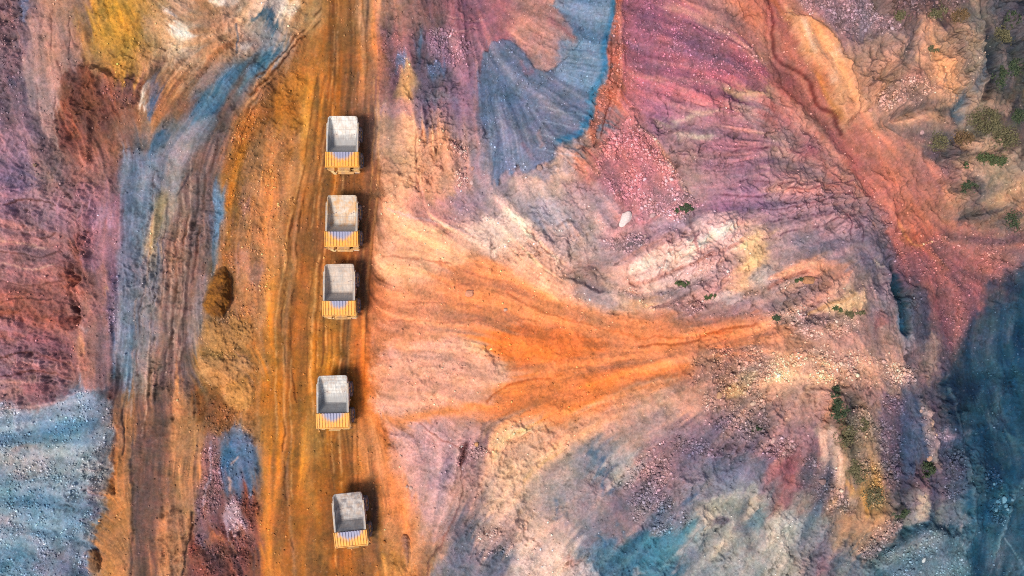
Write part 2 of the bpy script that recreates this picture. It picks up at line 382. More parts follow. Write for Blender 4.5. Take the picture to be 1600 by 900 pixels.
for k, (x, y, l) in enumerate([(286, 350, 30), (300, 320, 40), (270, 430, 40), (288, 420, 30), (262, 520, 26), (280, 500, 40), (300, 400, 40), (252, 580, 30), (275, 570, 24), (312, 300, 30), (330, 240, 26)]):
    line([(x, y - l), (x - 2, y), (x - 8, y + l)], 5, (176, 132, 110), 0.55, 4)
    line([(x + 9, y - l), (x + 6, y), (x, y + l)], 4, (84, 60, 56), 0.5, 4, dh=-0.15)
poly([(336, 275), (352, 290), (349, 333), (341, 367), (339, 410), (332, 432), (329, 400), (333, 350), (333, 300)], (84, 124, 166), 3, 3, 0.9, lick=2)
poly([(334, 370), (341, 368), (339, 412), (331, 432), (329, 405)], (48, 98, 142), 2, 2, 0.7)
poly([(307, 440), (329, 430), (314, 545), (289, 543)], (142, 122, 126), 5, 4, 0.7, lick=3)
poly([(176, 430), (186, 425), (186, 470), (180, 520), (170, 540), (166, 500)], (88, 78, 112), 4, 4, 0.75, grav=0.5)
poly([(192, 380), (212, 385), (216, 440), (206, 520), (202, 615), (190, 615), (186, 540), (184, 450)], (108, 122, 146), 5, 4, 0.7, lick=4)
poly([(198, 520), (207, 508), (205, 560), (201, 612), (194, 612), (195, 560)], (82, 122, 160), 3, 2, 0.8, lick=2)
poly([(169, 530), (178, 516), (178, 592), (170, 585)], (52, 90, 134), 3, 2, 0.85)
poly([(206, 392), (222, 390), (221, 412), (209, 418)], (92, 106, 132), 3, 3, 0.7)
poly([(425, 95), (380, 125), (330, 170), (292, 240), (272, 310), (252, 420), (234, 540), (226, 615), (194, 615), (178, 580), (178, 440), (188, 320), (205, 240), (250, 212), (310, 160), (365, 108)], (134, 140, 154), 8, 6, 0.42, lick=4)
# ---- left wall: purple strata, dark ledges, rust bands
line([(-20, 493), (40, 490), (80, 498), (115, 505)], (11, 7), (182, 84, 52), 0.7, 5)
line([(-20, 520), (20, 528)], (9, 6), (184, 90, 62), 0.6, 5)
for (x, y, rx, ry) in [(118, 385, 18, 16), (106, 410, 14, 22), (112, 450, 14, 22), (116, 480, 16, 18), (135, 372, 10, 16), (108, 500, 12, 10)]:
    blob(x, y, rx, ry, (118, 56, 42), 0.5, n2=8, rough=1.6, warp=9)
poly([(128, 392), (145, 350), (150, 300), (190, 300), (186, 340), (190, 380), (170, 420), (140, 425)], (146, 92, 104), 6, 5, 0.7, rough=0.2)
blob(163, 335, 16, 14, (154, 120, 156), 0.6, warp=6, soft=8)
poly([(125, 430), (168, 425), (165, 480), (172, 540), (172, 600), (128, 605), (120, 560), (124, 500)], (160, 96, 80), 4, 4, 0.7, rough=0.2)
blob(130, 515, 8, 6, (170, 150, 160), 0.5)
blob(126, 545, 8, 14, (196, 128, 76), 0.6, n2=3)
blob(167, 460, 4, 4, (208, 150, 80), 0.8, warp=2)
for (p, d) in [([(-10, 392), (40, 396), (66, 402), (90, 392)], 1.2), ([(30, 362), (62, 372), (84, 368)], 1.0), ([(-10, 560), (40, 552), (100, 566)], 1.0),
               ([(0, 440), (50, 446), (95, 440)], 0.8), ([(0, 470), (60, 468), (110, 476)], 0.9), ([(0, 590), (60, 582), (112, 590)], 0.8), ([(10, 320), (40, 312), (90, 318)], 0.8), ([(118, 340), (132, 355), (142, 362)], 0.8)]:
    line(p, 2.2, (98, 52, 44), 0.65, 5, dh=-0.35)
    step(p, 0.9, 3, 28)
for (p) in [[(0, 378), (35, 380), (66, 388)], [(40, 384), (70, 388)], [(0, 410), (50, 420), (80, 415)]]:
    line(p, 2.6, (200, 140, 110), 0.6, 4)
blob(70, 612, 42, 14, (122, 62, 66), 0.45, n2=5)
blob(90, 545, 22, 14, (128, 66, 70), 0.5, n2=5)
line([(0, 572), (40, 566), (90, 574)], 8, (168, 132, 142), 0.5, 6)
line([(0, 598), (60, 592)], 7, (164, 116, 92), 0.5, 6)
# left cliff joints in the tan slide
for p in [[(78, 20), (82, 70), (92, 120)], [(106, 18), (112, 60), (126, 78)], [(56, 130), (60, 170), (58, 210)], [(85, 150), (80, 190), (86, 232)], [(110, 50), (104, 90), (112, 112)]]:
    line(p, 1.8, (96, 66, 62), 0.6, 4, dh=-0.3, brk=0.2)
# ---- lower left: blue tailings
BL = [(-40, 648), (40, 640), (80, 632), (130, 612), (172, 622), (178, 650), (175, 720), (165, 790), (148, 850), (135, 930), (-40, 930)]
poly(BL, (130, 158, 182), 5, 6, 0.6, rough=0.3, grav=0.5)
for (x, y, rx, ry, c, a) in [(98, 665, 38, 14, (58, 114, 156), .8), (20, 672, 26, 8, (88, 132, 168), .7), (140, 640, 22, 9, (126, 152, 184), .7), (125, 715, 42, 22, (176, 180, 174), .75), (150, 690, 22, 14, (160, 178, 190), .6),
                             (30, 722, 55, 14, (184, 170, 160), .85), (20, 770, 34, 11, (62, 122, 160), .8), (70, 785, 20, 12, (72, 132, 168), .6), (110, 765, 34, 12, (130, 164, 192), .7), (90, 820, 36, 14, (112, 156, 190), .7),
                             (145, 800, 12, 26, (110, 82, 104), .75), (85, 872, 16, 12, (104, 88, 112), .7), (40, 850, 14, 9, (190, 180, 176), .6), (36, 876, 9, 7, (70, 140, 176), .7), (12, 893, 14, 8, (60, 130, 166), .7),
                             (115, 890, 26, 10, (122, 118, 156), .7), (12, 812, 14, 12, (160, 140, 150), .7), (22, 828, 12, 6, (110, 92, 104), .6), (30, 850, 9, 7, (96, 86, 104), .5)]:
    blob(x, y, rx, ry, tuple(0.75 * q_ + 0.25 * r_ for q_, r_ in zip(c, (150, 170, 190))), a * 0.8, warp=19, soft=9, n2=8)
line([(20, 706), (45, 700), (66, 702)], 6, (140, 116, 112), 0.5, 7)
line([(15, 747), (40, 744), (62, 738)], 5, (124, 112, 116), 0.45, 7)
line([(-20, 640), (60, 634), (120, 616), (160, 606)], 4, (170, 130, 128), 0.5, 4)
# ---- lower part of the side track
poly([(178, 630), (206, 622), (206, 730), (202, 930), (138, 930), (150, 850), (172, 760), (178, 700)], (196, 128, 72), 6, 5, 0.65, lick=4, rough=0.25)
poly([(182, 560), (196, 612), (192, 680), (186, 660), (178, 600)], (80, 64, 68), 4, 3, 0.6, lick=2)
poly([(208, 622), (266, 620), (268, 680), (262, 760), (250, 840), (246, 930), (204, 930), (206, 800), (200, 720)], (112, 80, 70), 6, 4, 0.75, lick=5, rough=0.25)
poly([(270, 600), (290, 618), (312, 660), (318, 700), (306, 780), (298, 830), (286, 850), (276, 780), (266, 700), (266, 650)], (196, 132, 80), 5, 4, 0.7, lick=6, rough=0.35)
poly([(250, 800), (275, 780), (290, 850), (288, 930), (250, 930)], (180, 120, 80), 5, 4, 0.6, lick=7)
poly([(196, 615), (212, 618), (212, 690), (200, 690), (194, 670)], (172, 110, 62), 4, 3, 0.7, lick=3)
line([(192, 640), (192, 680), (190, 712)], (3, 2.5), (58, 46, 46), 0.7, 3, dh=-0.3)
line([(296, 805), (297, 830), (290, 870), (284, 900)], (4, 3), (60, 44, 42), 0.7, 3, dh=-0.3)
line([(202, 720), (206, 800), (202, 900)], 4, (82, 60, 54), 0.5, 3, dh=-0.15)
# strip between the two roads
poly([(360, 195), (396, 160), (420, 160), (405, 260), (398, 380), (404, 500), (402, 640), (392, 680), (330, 690), (316, 640), (312, 560), (322, 440), (345, 330), (352, 270)], (176, 112, 54), 8, 6, 0.45, rough=0.45, grav=0.45)
for (x, y, rx, ry, c, a) in [(380, 330, 14, 40, (202, 136, 84), .5), (382, 425, 16, 30, (206, 140, 100), .5), (378, 400, 14, 12, (186, 130, 130), .5), (372, 562, 14, 10, (192, 138, 130), .6), (356, 530, 38, 28, (186, 128, 66), .6), (350, 580, 40, 24, (190, 130, 76), .6),
                             (376, 618, 26, 24, (204, 142, 78), .7), (330, 640, 22, 22, (132, 78, 36), .7), (346, 655, 30, 24, (160, 96, 52), .7), (352, 400, 8, 30, (128, 84, 40), .6), (365, 300, 10, 30, (150, 94, 40), .5)]:
    blob(x, y, rx, ry, c, a, warp=6, soft=6, n2=3)
poly([(345, 680), (392, 676), (396, 760), (372, 775), (350, 775), (343, 740)], (90, 114, 152), 5, 5, 0.85, n2=3, rough=0.35, grav=0.3)
blob(356, 712, 13, 17, (62, 112, 158), 0.8, n2=4)
line([(355, 745), (359, 765)], (4, 4), (206, 150, 130), 0.8, 3)
line([(362, 724), (372, 714)], (4, 3), (188, 150, 140), 0.7, 3)
poly([(320, 690), (342, 690), (344, 780), (330, 830), (312, 850), (300, 830), (310, 760)], (132, 92, 96), 5, 4, 0.7, rough=0.5, grav=0.9)
line([(330, 690), (326, 740), (318, 790)], 4, (160, 140, 158), 0.5, 4)
poly([(355, 775), (396, 765), (404, 850), (404, 930), (296, 930), (298, 860), (330, 850)], (122, 68, 60), 6, 6, 0.75, rough=0.7, grav=0.6)
poly([(350, 795), (366, 780), (384, 810), (366, 840), (352, 825)], (188, 156, 168), 4, 4, 0.8)
blob(340, 845, 22, 9, (190, 110, 66), 0.7, n2=3)
blob(382, 830, 14, 14, (180, 108, 90), 0.6, n2=3)
blob(355, 880, 20, 18, (104, 62, 56), 0.6, n2=4)
# ---- haul road: dark ruts, dry crown, orange verge
ROAD = [(488, -40), (592, -40), (588, 60), (584, 150), (588, 230), (592, 320), (588, 400), (578, 480), (576, 560), (586, 640), (600, 700), (602, 780), (598, 850), (596, 940), (404, 940), (404, 780), (400, 620), (406, 520), (420, 400), (440, 300), (470, 200), (480, 120)]
TRACK = [(440, 40), (470, 60), (430, 110), (380, 170), (352, 250), (340, 330), (328, 440), (310, 560), (318, 700), (300, 830), (284, 950), (136, 950), (150, 850), (176, 740), (178, 630), (168, 560), (176, 440), (188, 300), (204, 236), (260, 205), (310, 150), (370, 95)]
w, m, sd = poly_mask(ROAD, 8, 4)
RO[w] = RO[w] * (1 - m) + 0.10 * m
GR[w] = GR[w] * (1 - m) + 0.10 * m
line([(520, -20), (522, 80), (512, 180), (500, 300), (470, 420), (450, 600), (448, 780), (450, 920)], (10, 14), (146, 82, 40), 0.6, 3, dh=-0.12)
line([(545, -20), (548, 80), (548, 180)], (7, 6), (138, 78, 36), 0.7, 3, dh=-0.15)
line([(468, 300), (456, 420), (444, 560), (446, 700), (456, 860), (462, 920)], (5, 4), (196, 130, 92), 0.45, 3)
line([(474, 310), (460, 420), (454, 560), (464, 640)], (2.6, 2.2), (96, 56, 30), 0.75, 4, dh=-0.15, brk=0.3)
line([(462, 320), (446, 450), (442, 600), (446, 740), (456, 860)], (2.6, 2.6), (96, 56, 30), 0.7, 4, dh=-0.15, brk=0.3)
line([(432, 420), (418, 560), (414, 720), (420, 920)], (7, 8), (196, 118, 46), 0.5, 4)
line([(424, 330), (412, 440), (406, 600), (404, 720)], (5, 6), (206, 136, 84), 0.5, 4)
line([(490, 430), (486, 560), (478, 700), (490, 800)], (12, 14), (204, 128, 48), 0.6, 6, brk=0.1)
line([(540, 410), (530, 520), (522, 640), (534, 760), (545, 920)], (9, 12), (150, 86, 30), 0.5, 6, brk=0.2)
line([(528, 690), (528, 780)], 14, (150, 86, 30), 0.4, 6)
line([(556, 120), (572, 220), (578, 330), (572, 430), (558, 540), (566, 650), (586, 760), (580, 900)], (8, 10), (134, 80, 52), 0.45, 5, brk=-0.2)  # truck shade along the right edge, painted in with wheel-track dirt
line([(560, -20), (566, 60), (562, 110)], (7, 5), (196, 128, 82), 0.6, 3)
line([(578, 500), (576, 560), (586, 640), (600, 700), (620, 780), (640, 850)], (9, 20), (236, 122, 52), 0.8, 4)
line([(582, -20), (590, 60), (590, 140)], (5, 4), (150, 92, 84), 0.5, 4)
for (x, y, rx, ry, c, a) in [(455, 160, 34, 40, (196, 122, 40), .6), (440, 215, 24, 30, (190, 124, 66), .5), (475, 195, 10, 30, (206, 140, 60), .5), (492, 217, 3, 3, (62, 42, 30), .8), (505, 120, 12, 40, (186, 110, 50), .4), (462, 250, 12, 50, (206, 132, 76), .45),
                             (505, 560, 16, 30, (206, 134, 48), .5), (500, 540, 10, 12, (140, 84, 30), .5), (533, 540, 7, 14, (126, 72, 26), .5), (490, 690, 16, 40, (204, 128, 44), .5), (505, 870, 20, 24, (196, 118, 44), .5), (498, 880, 9, 9, (130, 78, 34), .6)]:
    blob(x, y, rx, ry, c, a, warp=6, soft=6, n2=4)
for p in [[(400, 120), (440, 85), (500, 10)], [(412, 130), (455, 80), (500, 30)], [(392, 150), (430, 110), (470, 60)], [(380, 190), (400, 150), (430, 120)], [(370, 230), (385, 190), (402, 160)]]:
    line(p, 3.0, (98, 62, 36), 0.6, 4, dh=-0.15, brk=0.1)
for p in [[(408, 122), (452, 78), (498, 20)], [(385, 165), (420, 125)]]:
    line(p, 3.0, (206, 144, 92), 0.5, 4)
g_ = random.Random(5)
for q in range(26):
    o_ = -62 + 5.6 * q + g_.uniform(-2, 2)
    y0 = g_.choice((-40, 120, 260, 400, 560)); y1 = y0 + g_.uniform(220, 480)
    ctr = lambda y: 540 - 42 * sstep(np.clip((y + 20) / 560, 0, 1)) + 6 * math.sin(y / 130)
    pts_ = [(float(ctr(y)) + o_ * (0.55 + 0.45 * min(1, max(0, (y + 60) / 420))) + g_.uniform(-1.5, 1.5), y) for y in np.linspace(y0, y1, 6)]
    dk = q % 2
    line(pts_, g_.uniform(1.6, 3.2), (118, 68, 34) if dk else (212, 142, 74), g_.uniform(0.35, 0.65), 2.5, dh=-0.12 if dk else 0.06, brk=g_.uniform(-0.1, 0.25))
for q in range(16):
    o_ = -48 + 6.4 * q + g_.uniform(-2, 2)
    y0 = g_.uniform(240, 560); y1 = y0 + g_.uniform(160, 330)
    pts_ = [(262 - 0.055 * (y - 300) + o_ * 0.8 + g_.uniform(-1.5, 1.5), y) for y in np.linspace(y0, y1, 5)]
    line(pts_, g_.uniform(1.4, 2.8), (92, 68, 62) if q % 2 else (184, 146, 122), g_.uniform(0.3, 0.55), 3, dh=-0.1 if q % 2 else 0.05, brk=g_.uniform(0, 0.3))
poly([(382, 240), (440, 200), (456, 300), (432, 420), (408, 520), (386, 480), (372, 380)], (200, 136, 90), 9, 8, 0.45, lick=3, grav=0.4)
blob(380, 332, 10, 16, (156, 100, 92), 0.55, n2=4)
blob(398, 425, 12, 22, (186, 128, 112), 0.55, n2=4)
blob(404, 290, 9, 22, (196, 138, 92), 0.5, n2=4)
for dx_ in (-19, -13, 13, 19):
    line([(534 + dx_, -30), (535 + dx_, 220), (532 + dx_, 345), (528 + dx_, 460), (520 + dx_, 630), (528 + dx_, 720), (544 + dx_, 810), (552 + dx_, 930)], 2.4, (126, 74, 38), 0.5, 1.5, dh=-0.1, brk=-0.1)
# dark ridge and gold slope left of the road
poly([(352, 280), (368, 215), (385, 200), (380, 260), (370, 330), (358, 380), (350, 360)], (172, 108, 34), 5, 5, 0.5, lick=4)
line([(398, 90), (370, 130), (350, 170), (340, 200)], (8, 10), (124, 78, 52), 0.6, 6)
# ---- right bank of the road, upper
poly([(588, 165), (640, 185), (650, 195), (648, 300), (620, 320), (600, 300), (590, 250)], (210, 152, 112), 6, 6, 0.7, rough=0.6)
poly([(650, 200), (700, 205), (715, 245), (715, 300), (680, 310), (655, 300)], (206, 142, 106), 6, 6, 0.7, rough=0.6)
line([(648, 200), (648, 260), (655, 300)], (2, 2), (120, 84, 76), 0.6, 4, dh=-0.4)
poly([(598, 45), (620, 45), (635, 70), (640, 95), (640, 130), (615, 130), (600, 100)], (138, 88, 94), 5, 6, 0.7, rough=0.3, grav=0.4)
poly([(665, 50), (700, 45), (730, 65), (725, 100), (690, 105), (670, 85)], (148, 104, 122), 6, 6, 0.6, grav=0.9)
blob(627, 101, 15, 11, (86, 112, 156), 0.85, n2=3, grav=0.7)
blob(681, 109, 15, 13, (88, 108, 146), 0.85, n2=3, grav=0.6)
line([(657, 45), (655, 65), (652, 90), (650, 120)], (7, 5), (84, 84, 102), 0.7, 4, dh=-0.4)
blob(656, 60, 5, 12, (94, 130, 168), 0.6, n2=2)
poly([(622, 130), (640, 105), (650, 120), (644, 160), (628, 160)], (206, 154, 88), 5, 5, 0.7, rough=0.4)
line([(600, 172), (640, 176), (700, 178)], (9, 8), (150, 106, 116), 0.6, 6)
line([(648, 176), (650, 195)], (5, 3), (84, 70, 80), 0.6, 4)
line([(668, 166), (700, 162)], (8, 6), (128, 72, 82), 0.6, 4)
line([(660, 190), (712, 186)], (7, 6), (150, 142, 160), 0.5, 5)
line([(670, 150), (708, 150)], (9, 7), (142, 140, 150), 0.6, 6)
poly([(708, 215), (722, 220), (740, 270), (738, 300), (715, 295)], (190, 128, 110), 4, 4, 0.5, grav=1.0)
poly([(757, -20), (800, -20), (800, 60), (770, 66), (752, 80)], (172, 100, 104), 6, 5, 0.6, rough=0.2, lick=4)
line([(752, 80), (744, 130), (742, 200), (752, 280)], (6, 5), (176, 116, 118), 0.5, 4)
line([(668, -20), (672, 60)], 10, (124, 84, 100), 0.5, 8)
for p in [[(700, 25), (740, 32), (760, 28)], [(710, 50), (745, 42)]]:
    line(p, 2, (186, 130, 128), 0.5, 3)
# ---- blue slag spill
SLAG = [(780, 63), (800, 63), (812, 75), (835, 106), (865, 110), (885, 85), (906, 65), (896, 35), (872, 15), (868, -30), (958, -30), (962, 20), (955, 43), (947, 63), (948, 103), (945, 120), (937, 137), (932, 147), (928, 177), (917, 207), (897, 220), (867, 228), (870, 243), (860, 250), (843, 257), (833, 267), (823, 272), (813, 268), (805, 260), (800, 276), (790, 262), (775, 290), (767, 243), (757, 200), (748, 180), (750, 107), (758, 77)]
poly([(800, -30), (870, -30), (882, 30), (906, 62), (880, 88), (865, 108), (838, 108), (815, 80), (803, 62)], (196, 132, 116), 6, 5, 0.75, lick=4, rough=0.35)
poly(SLAG, (104, 114, 144), 2.5, 2.5, 0.95, lick=1.6, rough=0.22, grav=0.2, dh=0.35)
poly([(872, 60), (900, 66), (912, 40), (880, 20), (872, -30), (956, -30), (952, 40), (942, 64), (944, 110), (930, 140), (890, 130), (870, 112)], (116, 144, 178), 9, 5, 0.75, lick=4)
line([(957, -20), (959, 20), (951, 45), (943, 64), (944, 103), (940, 120), (932, 135), (926, 147), (922, 177), (910, 204), (892, 215), (872, 221)], (11, 9), (44, 122, 172), 0.8, 2)
line([(812, 100), (820, 118), (832, 112)], 7, (160, 98, 112), 0.5, 6)
line([(860, 30), (880, 48), (900, 58)], (10, 5), (184, 104, 104), 0.6, 6)
line([(778, 200), (774, 250), (768, 288)], (5, 3), (86, 94, 122), 0.6, 3)
line([(842, 208), (850, 225), (846, 232)], (7, 5), (168, 128, 124), 0.6, 5)
line([(818, 225), (828, 245)], (6, 6), (146, 112, 124), 0.5, 5)
for k in range(12):
    x0 = 762 + 7 * k
    line([(x0, 150 + 2 * k), (x0 + 3 + k * 2.2, 200 + k), (x0 + 6 + k * 3.6, 246 - 2 * k)], 2.2, (78, 86, 116) if k % 2 else (132, 138, 160), 0.4, 2.5, dh=-0.12 if k % 2 else 0.1)
for k in range(13):
    y0 = 66 + 11 * k
    line([(840 + 4 * (k % 3), y0 + 34), (885, y0 + 44), (925 - k, y0 + 50)] if k > 4 else [(880, y0), (915, y0 + 4), (945, y0 + 6)], 2.0, (80, 96, 130) if k % 2 else (142, 156, 180), 0.42, 2.5, dh=-0.1 if k % 2 else 0.08)
# rust berm beside the slag
poly([(958, -30), (972, -30), (975, 33), (975, 133), (970, 163), (957, 167), (947, 187), (933, 197), (932, 220), (923, 222), (918, 203), (930, 173), (933, 140), (950, 123), (950, 60), (962, 20)], (184, 100, 78), 2, 2, 0.9, n2=1.5, rough=0.45, grav=0.6, dh=0.35)
line([(968, 10), (970, 70), (970, 130), (966, 160)], (4, 4), (206, 122, 104), 0.6, 2)
line([(955, 60), (954, 110), (950, 125), (962, 132), (968, 138)], 1.8, (102, 50, 40), 0.7, 3, dh=-0.3)
line([(952, 140), (955, 160), (945, 180), (938, 210)], 1.8, (110, 50, 40), 0.7, 3, dh=-0.3)
# cream toe below the slag
poly([(870, 228), (900, 220), (918, 206), (924, 224), (935, 215), (945, 240), (960, 245), (950, 268), (925, 275), (900, 285), (880, 300), (800, 305), (796, 280), (830, 272), (860, 252)], (206, 158, 134), 5, 5, 0.7, rough=0.45)
poly([(905, 232), (940, 222), (962, 238), (955, 258), (930, 270), (905, 280), (897, 262)], (194, 118, 102), 4, 5, 0.75, dh=0.5, rough=0.7)
blob(888, 248, 10, 24, (170, 150, 162), 0.6, 20, n2=3)
poly([(880, 285), (930, 285), (960, 310), (950, 340), (905, 330), (885, 310)], (172, 130, 130), 8, 8, 0.5)
# ---- plum slope, upper middle
poly([(975, -30), (1045, -10), (1100, 24), (1150, 50), (1192, 90), (1200, 140), (1160, 130), (1100, 150), (1040, 152), (1000, 165), (976, 166)], (154, 86, 106), 3, 3, 0.55, rough=0.25, grav=0.5)
for (p, wd, c, a) in [([(980, 10), (1040, 30), (1110, 48), (1170, 70)], (14, 8), (148, 80, 100), .6), ([(985, 70), (1050, 78), (1120, 90), (1190, 110)], (9, 12), (146, 96, 122), .6), ([(980, 100), (1050, 98), (1110, 105)], (7, 7), (172, 108, 122), .6),
                      ([(990, 125), (1050, 122), (1110, 130), (1160, 140)], (8, 6), (186, 124, 118), .6), ([(985, 150), (1050, 150), (1120, 152)], (10, 8), (150, 86, 100), .6), ([(1130, 85), (1180, 105), (1200, 115)], (10, 9), (136, 66, 88), .6),
                      ([(1030, 190), (1080, 182), (1110, 172)], (7, 6), (200, 168, 132), .7), ([(1060, 210), (1085, 215), (1115, 218)], (9, 6), (202, 174, 140), .8), ([(1140, 140), (1170, 148), (1205, 140)], (10, 12), (206, 166, 112), .7),
                      ([(1030, 205), (1100, 198), (1180, 205)], (9, 7), (172, 112, 110), .5), ([(1090, 235), (1150, 232), (1220, 228)], (8, 6), (138, 86, 104), .6), ([(1080, 255), (1150, 262), (1230, 270)], (12, 12), (156, 100, 116), .6),
                      ([(1050, 10), (1110, 35), (1160, 70), (1195, 95)], (10, 8), (206, 146, 126), .6), ([(1120, 10), (1160, 40), (1195, 75)], (12, 8), (208, 128, 110), .6)]:
    line(p, wd, c, a, 5)
for p in [[(1080, 38), (1120, 55), (1160, 75), (1190, 90)], [(1060, 240), (1110, 245), (1160, 235), (1200, 230)], [(1130, 160), (1145, 172), (1135, 150)], [(1150, 285), (1200, 282), (1260, 290)], [(1120, 300), (1170, 310), (1230, 300)], [(1170, 330), (1230, 325), (1290, 310), (1330, 300)],
          [(1200, 345), (1250, 340), (1300, 330)], [(1220, 365), (1270, 355), (1310, 340)], [(1195, 230), (1222, 232), (1228, 245)], [(1080, 330), (1090, 360), (1082, 380)], [(1300, 300), (1320, 330), (1330, 370)], [(1330, 320), (1345, 350), (1350, 380)], [(1205, 290), (1260, 296), (1310, 285), (1340, 280)]]:
    line(p, 1.9, (86, 52, 68), 0.65, 5, dh=-0.4, brk=0.1)
    step(p, 0.6, 3, 22)
# pink gravel cone
poly([(935, 232), (960, 190), (985, 185), (1005, 200), (1030, 225), (1045, 250), (1060, 272), (1076, 300), (1085, 320), (1060, 335), (1030, 338), (1000, 345), (975, 322), (952, 297), (932, 282)], (180, 104, 108), 4, 4, 0.75, rough=0.22, grav=1.0, dh=0.3)
line([(1000, 195), (1030, 225), (1048, 258), (1066, 290), (1078, 300)], (4, 6), (206, 144, 110), 0.7, 4)
line([(1040, 258), (1058, 275), (1066, 300)], 5, (122, 96, 110), 0.6, 5)
# ---- gully and bluff, upper right
poly([(1200, -30), (1225, -30), (1232, 30), (1250, 80), (1285, 120), (1302, 170), (1330, 235), (1365, 290), (1400, 345), (1420, 385), (1408, 400), (1370, 330), (1335, 270), (1300, 212), (1255, 165), (1215, 110), (1200, 60)], (174, 92, 86), 9, 6, 0.6, rough=0.35, grav=0.25, dh=-0.6)
poly([(1200, 120), (1225, 150), (1260, 170), (1300, 215), (1345, 290), (1395, 370), (1375, 365), (1330, 300), (1290, 250), (1240, 190), (1205, 160)], (168, 118, 106), 6, 6, 0.6)
poly([(1310, 180), (1340, 180), (1400, 210), (1450, 230), (1470, 260), (1470, 330), (1440, 360), (1415, 380), (1390, 335), (1345, 270)], (186, 114, 96), 14, 10, 0.5, rough=0.45)
poly([(1226, 25), (1262, 28), (1300, 60), (1330, 100), (1340, 150), (1325, 195), (1304, 165), (1290, 122), (1262, 100), (1245, 72)], (228, 156, 108), 6, 6, 0.8, rough=0.35, dh=1.2)
line([(1250, 35), (1262, 60), (1268, 80)], (5, 8), (238, 196, 166), 0.7, 4)
line([(1308, 85), (1296, 115), (1296, 130)], (6, 6), (238, 190, 156), 0.7, 4)
line([(1278, 120), (1292, 150), (1312, 185)], (8, 5), (216, 138, 62), 0.7, 4)
line([(1200, -20), (1216, 10), (1228, 30)], (10, 8), (214, 112, 62), 0.6, 5)
for p in [[(1201, -20), (1207, 40), (1212, 80), (1232, 102), (1262, 116), (1270, 140), (1284, 165), (1306, 180), (1318, 212)]]:
    line(p, (3, 4), (118, 52, 50), 0.6, 5, dh=-0.5)  # dark red shadow along the bluff's left edge, painted in
    step(p, 1.8, 6, 40)
poly([(1232, -30), (1300, -30), (1370, 10), (1400, 50), (1340, 60), (1300, 45), (1262, 20)], (152, 112, 118), 7, 7, 0.6, rough=0.8, grav=1.0)
poly([(1370, -30), (1500, -30), (1490, 20), (1440, 30), (1400, 10)], (108, 84, 84), 7, 8, 0.5, rough=1.0, grav=0.8)
poly([(1325, 75), (1370, 60), (1420, 60), (1410, 95), (1380, 118), (1350, 140), (1335, 120)], (198, 142, 116), 6, 7, 0.6, rough=0.9)
poly([(1435, 25), (1470, 40), (1490, 70), (1510, 95), (1510, 130), (1490, 155), (1460, 150), (1440, 110), (1432, 70)], (212, 152, 114), 6, 7, 0.7, rough=0.7)
line([(1430, 37), (1430, 63), (1413, 93), (1387, 113), (1358, 135)], (6, 6), (118, 100, 100), 0.75, 5, dh=-0.8)
for p in [[(1335, 75), (1340, 95), (1352, 110)], [(1362, 70), (1364, 95), (1358, 110)], [(1378, 68), (1382, 95)], [(1440, 60), (1436, 110), (1430, 140)], [(1470, 105), (1480, 125), (1500, 150)], [(1395, 55), (1415, 72)]]:
    line(p, 2.0, (104, 82, 78), 0.6, 4, dh=-0.5)
poly([(1375, 150), (1430, 115), (1458, 130), (1455, 155), (1400, 172), (1378, 172)], (176, 128, 118), 5, 6, 0.5, rough=0.6, grav=1.0)
line([(1378, 192), (1420, 178), (1455, 168), (1492, 174)], (9, 11), (106, 88, 84), 0.75, 5, dh=-0.5)  # brown-grey shadow band below the bluff, painted into the ground
step([(1376, 186), (1420, 172), (1458, 160)], 1.5, 5, 26)
poly([(1490, 20), (1540, 10), (1548, 60), (1552, 95), (1520, 130), (1512, 100), (1495, 60)], (160, 134, 112), 7, 8, 0.5, rough=0.9)
line([(1552, 98), (1540, 115), (1518, 142), (1500, 165), (1496, 185)], (8, 12), (72, 100, 126), 0.8, 3, dh=-1.0)
line([(1541, 0), (1543, 40), (1556, 100), (1550, 130), (1540, 150)], (8, 8), (44, 52, 68), 0.8, 4, dh=-1.5)
poly([(1540, -30), (1620, -30), (1620, 60), (1580, 60), (1552, 30)], (112, 96, 100), 7, 8, 0.5, rough=1.2)
blob(1597, 12, 9, 16, (34, 50, 66), 0.85)
for (x, y, rx, ry, c, a) in [(1562, 60, 14, 14, (86, 82, 72), .7), (1590, 70, 16, 18, (64, 70, 76), .7), (1575, 110, 12, 22, (138, 112, 104), .6), (1592, 105, 10, 14, (52, 66, 64), .7), (1590, 165, 14, 14, (56, 64, 78), .7), (1560, 165, 20, 10, (196, 150, 120), .6),
                             (1540, 190, 22, 20, (88, 80, 66), .7), (1572, 215, 18, 18, (98, 86, 70), .6), (1505, 215, 14, 16, (126, 80, 44), .7), (1538, 225, 30, 14, (214, 164, 128), .7), (1585, 245, 18, 16, (190, 148, 116), .6), (1460, 235, 16, 18, (74, 74, 90), .7), (1488, 240, 16, 26, (92, 82, 90), .6),
                             (1475, 225, 10, 10, (150, 106, 60), .6), (1515, 290, 22, 14, (84, 80, 82), .7), (1560, 282, 18, 12, (214, 164, 116), .6), (1545, 285, 8, 16, (122, 104, 82), .6), (1490, 295, 20, 6, (60, 64, 76), .7), (1545, 338, 36, 20, (92, 84, 84), .5), (1580, 345, 18, 22, (90, 88, 92), .6), (1572, 310, 14, 18, (176, 142, 106), .6)]:
    blob(x, y, rx, ry, c, a, warp=8, soft=6, n2=5, rough=1.1)
line([(1500, 352), (1525, 335), (1560, 328)], (6, 8), (70, 70, 78), 0.6, 6, dh=-0.6)
